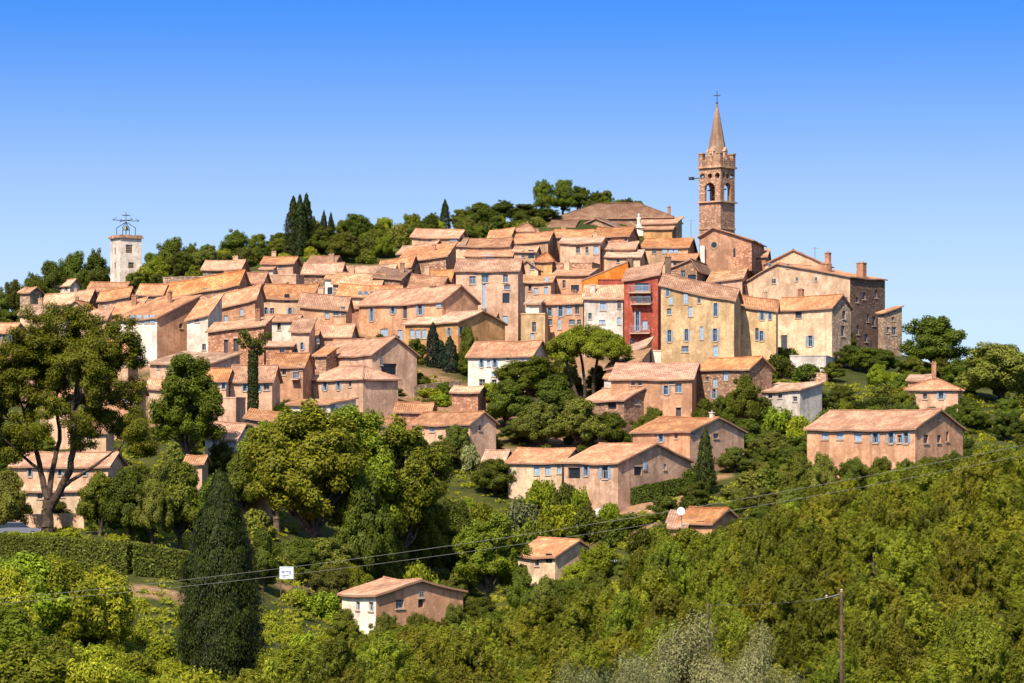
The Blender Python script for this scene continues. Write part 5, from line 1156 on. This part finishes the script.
def wood_label(px, top, D):
    band = 'back edge' if D > 215 else ('middle' if D > 160 else 'front')
    if px < 480: side = 'below the terracotta cottage' 
    elif px < 640: side = 'below the blank gable house'
    elif px < 835: side = 'left of the wooden pole'
    else: side = 'right of the wooden pole'
    return 'yellow green pine, %s of the wood %s' % (band, side), 'young pines, %s of the wood %s' % (band, side)
for x, D, g, h, px, top in pts:
    lb, gp = wood_label(px, top, D); k = 'pine' if qq.random() < .85 else 'pined'
    put(k, x, D, g-.2, h, qq.uniform(4.4, 6.0), lb, 'pine', gp, 'pine_tree')
PROTO_OL = 'bigolive'
for px, top, D, wd, lb in ((692,640,132,210,'silvery olive coloured bush at the bottom centre'), (640,654,128,150,'silvery bush left of the bottom centre one'), (745,654,126,150,'silvery bush at the bottom under the wooden pole'), (590,664,124,130,'pale silvery bush at the bottom left of three others')):
    z = (HOR-top)/F*D; x = (px-CX)/F*D; g = terr(x, D); put('bigolive', x, D, g-.2, z-g, wd/F*D, lb, 'bush', 'silvery bushes at the bottom', 'bush')
# bright bushes and vines, lower left
k = 0
VIN = []
for i in range(900):
    D = qq.uniform(120, 243); px = qq.uniform(-30, 330); x = (px-CX)/F*D; g = terr(x, D); top = HOR-(g+1.6)/D*F
    if top > 686 or top < 584 or (px > 235 and D < 160): continue
    if px > 170 and top < 600: continue
    if 172 < px < 270 and D < 170: continue
    if D > 237 and 60 < px < 200: continue
    if any((x-a)**2+(D-b)**2 < 2.5**2 for a, b, *_ in pts): continue
    pts.append((x, D)); k += 1
    if k > 60: VIN.append((x, D, g)); continue
    put('shrub' if qq.random() < .8 else 'shrubd', x, D, g-.1, qq.uniform(1.2, 2.3), qq.uniform(2.4, 3.6), 'bright low bush in the overgrown vineyard %s' % ('left of the big dark cypress' if px < 180 else 'right of the big dark cypress'), 'bush', 'low bushes of the overgrown vineyard %s' % ('left of the cypress' if px < 180 else 'right of the cypress'), 'bush')
for px, top, D, wd, lb in ((18,549,205,120,'tall bright bush at the left edge under the hedge'), (62,556,206,110,'tall bright bush second from the left edge'), (100,566,208,100,'bright bush right of the two tall ones'), (-5,600,165,120,'yellow green bush cut by the left edge'), (4,566,180,90,'bright upright bush near the left edge'), (30,642,132,150,'yellow green bush in the bottom left corner'), (95,650,128,90,'low leafy bush at the bottom left'), (200,668,125,110,'leafy bush at the bottom under the dark cypress'), (270,664,125,90,'leafy bush at the bottom right of the dark cypress')):
    z = (HOR-top)/F*D; x = (px-CX)/F*D; g = terr(x, D); put('bigshrub', x, D, g-.2, z-g, wd/F*D, lb, 'bush', 'tall bright bushes in the left foreground', 'bush')
# bushes that clothe the open slopes between the houses
zones = [(lambda px, D: px > 735 and D < 440, 'on the open right slope', 125), (lambda px, D: D < 352 and px > 430, 'on the slope around the villa', 85), (lambda px, D: D < 352 and px <= 430, 'on the left valley slope', 75),
         (lambda px, D: 474 < D < 506 and 140 < px < 542, 'along the crest behind the village', 75), (lambda px, D: px < 140 and D > 415, 'below the leftmost skyline trees', 45), (lambda px, D: 352 <= D <= 470 and 150 < px < 735, 'in a gap between village houses', 120)]
bp = []
for fn, wh, cnt in zones:
    k = 0
    for t in range(6000):
        if k >= cnt: break
        D = qq.uniform(256, 522); px = qq.uniform(-25, 1050); x = (px-CX)/F*D
        if not fn(px, D): continue
        if 585 < px < 700 and 318 < D < 345: continue
        if any(abs((x-a)*math.cos(t_)+(D-b)*math.sin(t_)) < c+1.0 and -d-1.6 < -(x-a)*math.sin(t_)+(D-b)*math.cos(t_) < d+.8 for a, b, t_, c, d in GEO): continue
        g = terr(x, D); h = qq.uniform(1.2, 2.6) if 'gap' in wh else qq.uniform(1.6, 3.4)
        if 'crest' in wh: h *= 1.3
        if any((x-a)**2+(D-b)**2 < 2.2**2 for a, b in bp): continue
        bp.append((x, D)); k += 1
        kd = qq.choice(['shrub', 'shrubd', 'bigshrub', 'oak', 'oakd', 'shrubg', 'skyl', 'oak'])
        if str(kd) in ('oak', 'oakd', 'skyl', 'bigshrub'): put(str(kd), x, D, g-.25, h*1.25, h*qq.uniform(1.2, 1.7), 'small leafy round tree growing '+wh, 'tree', 'small trees '+wh, 'small_tree')
        else: put(str(kd), x, D, g-.25, h, h*qq.uniform(1.3, 1.9), 'low rounded green bush growing '+wh, 'bush', 'bushes '+wh, 'bush')
# ground cover: low herbs over the visible open ground (nobody could count it)
def undergrowth():
    q = np.random.default_rng(17); C = []; N = []
    for x, D, g in VIN:
        r_ = q.uniform(.9, 1.5); m = 500; d = unit(q.normal(size=(m, 3))); d[:, 2] = np.abs(d[:, 2]); p = d*np.array([r_, r_, q.uniform(.8, 1.3)])*q.uniform(.6, 1.05, (m, 1)); C.append(np.array([x, D, g])+p); N.append(d+q.normal(size=(m, 3))*.5+np.array([0, 0, .3]))
    if C: tag(link('vineyard_undergrowth', leaf_mesh('vineyard_undergrowth', np.concatenate(C), np.concatenate(N), .13, .06, LM['shrub'], r=q)), kind='stuff')
undergrowth()
def cover():
    q = np.random.default_rng(90); C = []
    n = 7500; D = np.sqrt(q.uniform(115**2, 400**2, n)); px = q.uniform(-60, 1090, n); x = (px-CX)/F*D
    for xx, dd, pp in zip(x, D, px):
        if dd > 352 and 150 < pp < 720 and q.random() < .75: continue
        if 231 < dd < 243 and 60 < pp < 200 and q.random() < .35: continue
        if 310 < dd < 345 and 585 < pp < 720 and q.random() < .8: continue
        z = terr(xx, dd); m = 26; r_ = q.uniform(.4, 1.1); d = q.normal(size=(m, 3))*np.array([r_, r_, .22])*.6; d[:, 2] = np.abs(d[:, 2]); C.append(np.array([xx, dd, z+.02])+d)
    C = np.concatenate(C); N = q.normal(size=C.shape)*.6+np.array([-.1, -.5, .7])
    tag(link('ground_cover', leaf_mesh('ground_cover', C, N, .26, .11, LM['shrub'], r=q)), kind='stuff')
cover()
# ------------------------------------------------------------------ small things
def wire(name, pts, r, mat, parent=None, label=None, group=None):
    mb = MB()
    for a, b in zip(pts, pts[1:]): mb.tube(a, b, r, r, 0, 5)
    o = mb.build(name, [mat], parent)
    if label: tag(o, label, 'cable', group)
    return o
CAB = plain('cable_sheath', (.10,.095,.085), .6)
def sagline(A, B, sag, n=40): return [A.lerp(B, t)-Vector((0, 0, sag*4*t*(1-t))) for t in np.linspace(0, 1, n+1)]
wire('power_cable', sagline(at(-60, 604, 158), at(1110, 427, 150), 1.05), .011, CAB, None, 'upper of two overhead cables crossing the whole valley', 'overhead cables')
wire('power_cable', sagline(at(-60, 608, 157), at(1110, 437, 149), 1.15), .010, CAB, None, 'lower of two overhead cables crossing the whole valley', 'overhead cables')
WOOD = plain('weathered_pole_wood', (.10,.065,.045), .9, 0, .1, .35)
def pole(px, top, D, r, label, arm=True):
    x = (px-CX)/F*D; g = terr(x, D); zt = (HOR-top)/F*D; o = empty('utility_pole', (x, D, g)); tag(o, label, 'pole', 'wooden poles in the wood')
    mb = MB(); mb.tube((0,0,-.8), (0,0,zt-g), r, r*.75, 0, 12); mb.build('shaft', [WOOD], o)
    if arm:
        b = MB(); b.tube((-.1,0,zt-g-.12), (-.75,0,zt-g-.3), .05, .04); b.tube((-.75,0,zt-g-.3), (-1.4,0,zt-g-.42), .035, .03); b.build('bracket', [plain('dark_steel', (.08,.075,.07), .6, .4)], o)
        for q_ in (-.75, .0): 
            i = MB(); i.lathe([(.02,0),(.07,.02),(.05,.07),(.08,.1),(.03,.16)], (q_, 0, zt-g-.3 if q_ else zt-g), 10); i.build('insulator', [plain('porcelain', (.35,.25,.18), .25)], o)
    return Vector((x, D, zt))
p1 = pole(841.5, 592, 140, .11, 'wooden utility pole with a bracket standing in the right wood')
p2 = pole(708, 603, 146, .08, 'thin dark wooden pole half hidden in the wood', False)
wire('power_cable', sagline(p1-Vector((0,0,.2)), p2-Vector((0,0,.1)), .15, 12), .008, CAB, None, 'thin cable between the two wooden poles')
# white panel on posts near the cables
def panel():
    D = 248; p = at(286.5, 579, D); g = terr(p.x, D); o = empty('sign_board', (p.x, D, g), R(8)); tag(o, 'square white panel with grey marks standing behind the cables', 'sign')
    zt = (HOR-566.5)/F*D-g; zb = (HOR-579)/F*D-g; m = plain('white_sheet_metal', (.5,.54,.6), .5); gm = plain('grey_marking', (.12,.13,.16), .7); b = MB(); b.box(XYZ, -.62, .62, -.03, .03, zb, zt); po = b.build('board', [m], o)
    k = MB()
    for x0, z0, w_, h_ in ((-.4,.55,.22,.16), (-.1,.6,.3,.1), (.25,.45,.12,.25), (-.3,.3,.5,.07), (-.4,.15,.3,.06)): k.box(XYZ, x0, x0+w_, -.036, -.031, zb+z0, zb+z0+h_)
    k.build('marking', [gm], po)
    for x0 in (-.5, .5):
        t = MB(); t.tube((x0, .07, -.4), (x0, .07, zt-.05), .04, .04); t.build('post', [WOOD], o)
panel()
# satellite dish by the sunken roof
def dish(px, row, D, rad, label):
    p = at(px, row, D); g = terr(p.x, D); o = empty('satellite_dish', (p.x, D, g), R(-20)); tag(o, label, 'dish'); zc = p.z-g
    m = plain('white_enamel', (.8,.8,.8), .4); s = plain('galvanised_steel', (.3,.3,.3), .5, .6)
    b = MB(); b.tube((0,.25,-.3), (0,.25,zc), .06, .06); b.build('mast', [s], o)
    b = MB(); rings = [(rad*t, .22*rad*(1-t*t)) for t in (0.02, .35, .7, 1)]; n = 20
    R_ = [[(r*math.cos(i*2*math.pi/n), y, zc+r*math.sin(i*2*math.pi/n)) for i in range(n)] for r, y in rings]
    for a, c in zip(R_, R_[1:]):
        for i in range(n): b.poly([a[i], a[(i+1)%n], c[(i+1)%n], c[i]])
    b.build('reflector', [m], o)
    b = MB(); b.tube((0,-.0,zc-rad), (0,-.5,zc-.05), .02, .02); b.tube((0,-.55,zc-.05), (0,-.42,zc), .05, .05); b.build('feed_arm', [s], o)
dish(681, 511, 290, .42, 'white satellite dish on a mast left of the sunken roof')
# cars
def car(px, row, D, rz, body, label, name='parked_car'):
    x = (px-CX)/F*D; g = terr(x, D)+.02; o = empty(name, (x, D, g), R(rz)); tag(o, label, 'car')
    L_, W = 4.1, 1.7; bm_ = plain('car_paint', body, .25, .3, .6, .02); bl = plain('tyre_rubber', (.02,.02,.02), .8); rim = plain('alloy', (.5,.5,.52), .3, .8)
    prof = [(-2.05,.35),(-2.02,.72),(-1.85,.86),(-1.0,.93),(1.1,.95),(1.9,.88),(2.05,.6),(2.03,.32)]
    def loft(pr, w0, w1, mats, nm, parent=None):
        mb = MB(); zmin = min(z for _, z in pr); zmax = max(z for _, z in pr); wf = lambda z: w0+(w1-w0)*(z-zmin)/(zmax-zmin)
        l = [(xx, -wf(z)/2, z) for xx, z in pr]; r = [(xx, wf(z)/2, z) for xx, z in pr]
        mb.poly(l); mb.poly(r[::-1])
        for i in range(len(pr)): j = (i+1) % len(pr); mb.poly([l[i], r[i], r[j], l[j]])
        return mb.build(nm, mats, parent)
    loft(prof, W, W*.94, [bm_], 'body', o)
    loft([(-1.05,.92),(-.35,1.38),(1.0,1.4),(1.75,.93)], W*.9, W*.72, [GLASS], 'windows', o)
    loft([(-.36,1.385),(-.3,1.43),(.95,1.45),(1.02,1.4)], W*.73, W*.7, [bm_], 'roof', o)
    for xx in (-1.3, 1.3):
        for s_ in (-1, 1):
            y = s_*W/2; t = MB(); t.tube((xx, y-s_*.2, .31), (xx, y+s_*.015, .31), .31, .31, 0, 18); t.tube((xx, y+s_*.016, .31), (xx, y+s_*.03, .31), .19, .17, 1, 14); t.build('wheel', [bl, rim], o)
    for s_ in (-1, 1):
        h = MB(); h.box(XYZ, -2.06, -1.93, s_*.62-.16, s_*.62+.16, .62, .76); h.build('headlight', [plain('lamp_lens', (.75,.75,.72), .1)], o)
    b = MB(); b.box(XYZ, -2.1, -2.0, -.8, .8, .3, .48); b.build('bumper', [plain('grey_plastic', (.12,.12,.12), .6)], o)
    return o
car(17, 531, 261, 205, (.22,.2,.2), 'silver car parked at the left edge beside the forked tree')
car(607, 563, 300, 96, (.75,.77,.8), 'white car parked right of the house with a blank gable')
# patio wall under the villa, retaining walls
def slab(name, a, b, hh, th, col, label, cat='wall', sink=1.0):
    A = at(*a); B = at(*b); za, zb = terr(A.x, A.y), terr(B.x, B.y); A.z, B.z = za, zb; d = (B-A); d.z = 0; t = d.normalized(); n = Vector((-t.y, t.x, 0))
    mb = MB(); org = A.copy(); seg = max(1, int(d.length/2))
    for i in range(seg):
        p = A.lerp(B, i/seg)-org; q = A.lerp(B, (i+1)/seg)-org
        c = [p, q, q+n*th, p+n*th]; lo = [Vector((v.x, v.y, v.z-sink)) for v in c]; hi = [Vector((v.x, v.y, v.z+hh)) for v in c]
        mb.poly(hi); mb.poly([lo[0], lo[1], hi[1], hi[0]]); mb.poly([lo[2], lo[3], hi[3], hi[2]])
        if i == 0: mb.poly([lo[3], lo[0], hi[0], hi[3]])
        if i == seg-1: mb.poly([lo[1], lo[2], hi[2], hi[1]])
    o = mb.build(name, [wall_mat(col[0], col[1])], None, org); tag(o, label, cat)
slab('garden_wall', (595,488,329.5), (615,488,328), 1.0, .3, ((.85,.8,.72), False), 'bright white low patio wall under the blue doors')
slab('garden_wall', (893,412,374), (936,400,383), 2.2, .5, (WALL['stone'], True), 'dark stone retaining wall at the end of the terrace hedge')
slab('garden_wall', (588,504,326), (660,502,326), .5, .4, (WALL['rosy'], True), 'low stone edge of the bare patio terrace')

slab('retaining_wall', (414,400,383), (462,396,389), 1.6, .5, (WALL['stone'], True), 'rough stone retaining wall in the gardens left of the white house')
slab('retaining_wall', (228,412,350), (292,416,349), 1.5, .5, (WALL['tan'], False), 'tan retaining wall under the ivy covered column')
slab('retaining_wall', (560,380,399), (612,384,396), 1.8, .5, (WALL['stone'], True), 'rough stone retaining wall behind the umbrella pine')
slab('retaining_wall', (780,376,402), (826,380,398), 1.4, .5, (WALL['rosy'], True), 'rough stone retaining wall under the cream house terrace')
slab('garden_wall', (-10,520,268), (84,522,268), 1.6, .4, (WALL['rosy'], False), 'rosy garden wall behind the parked silver car')
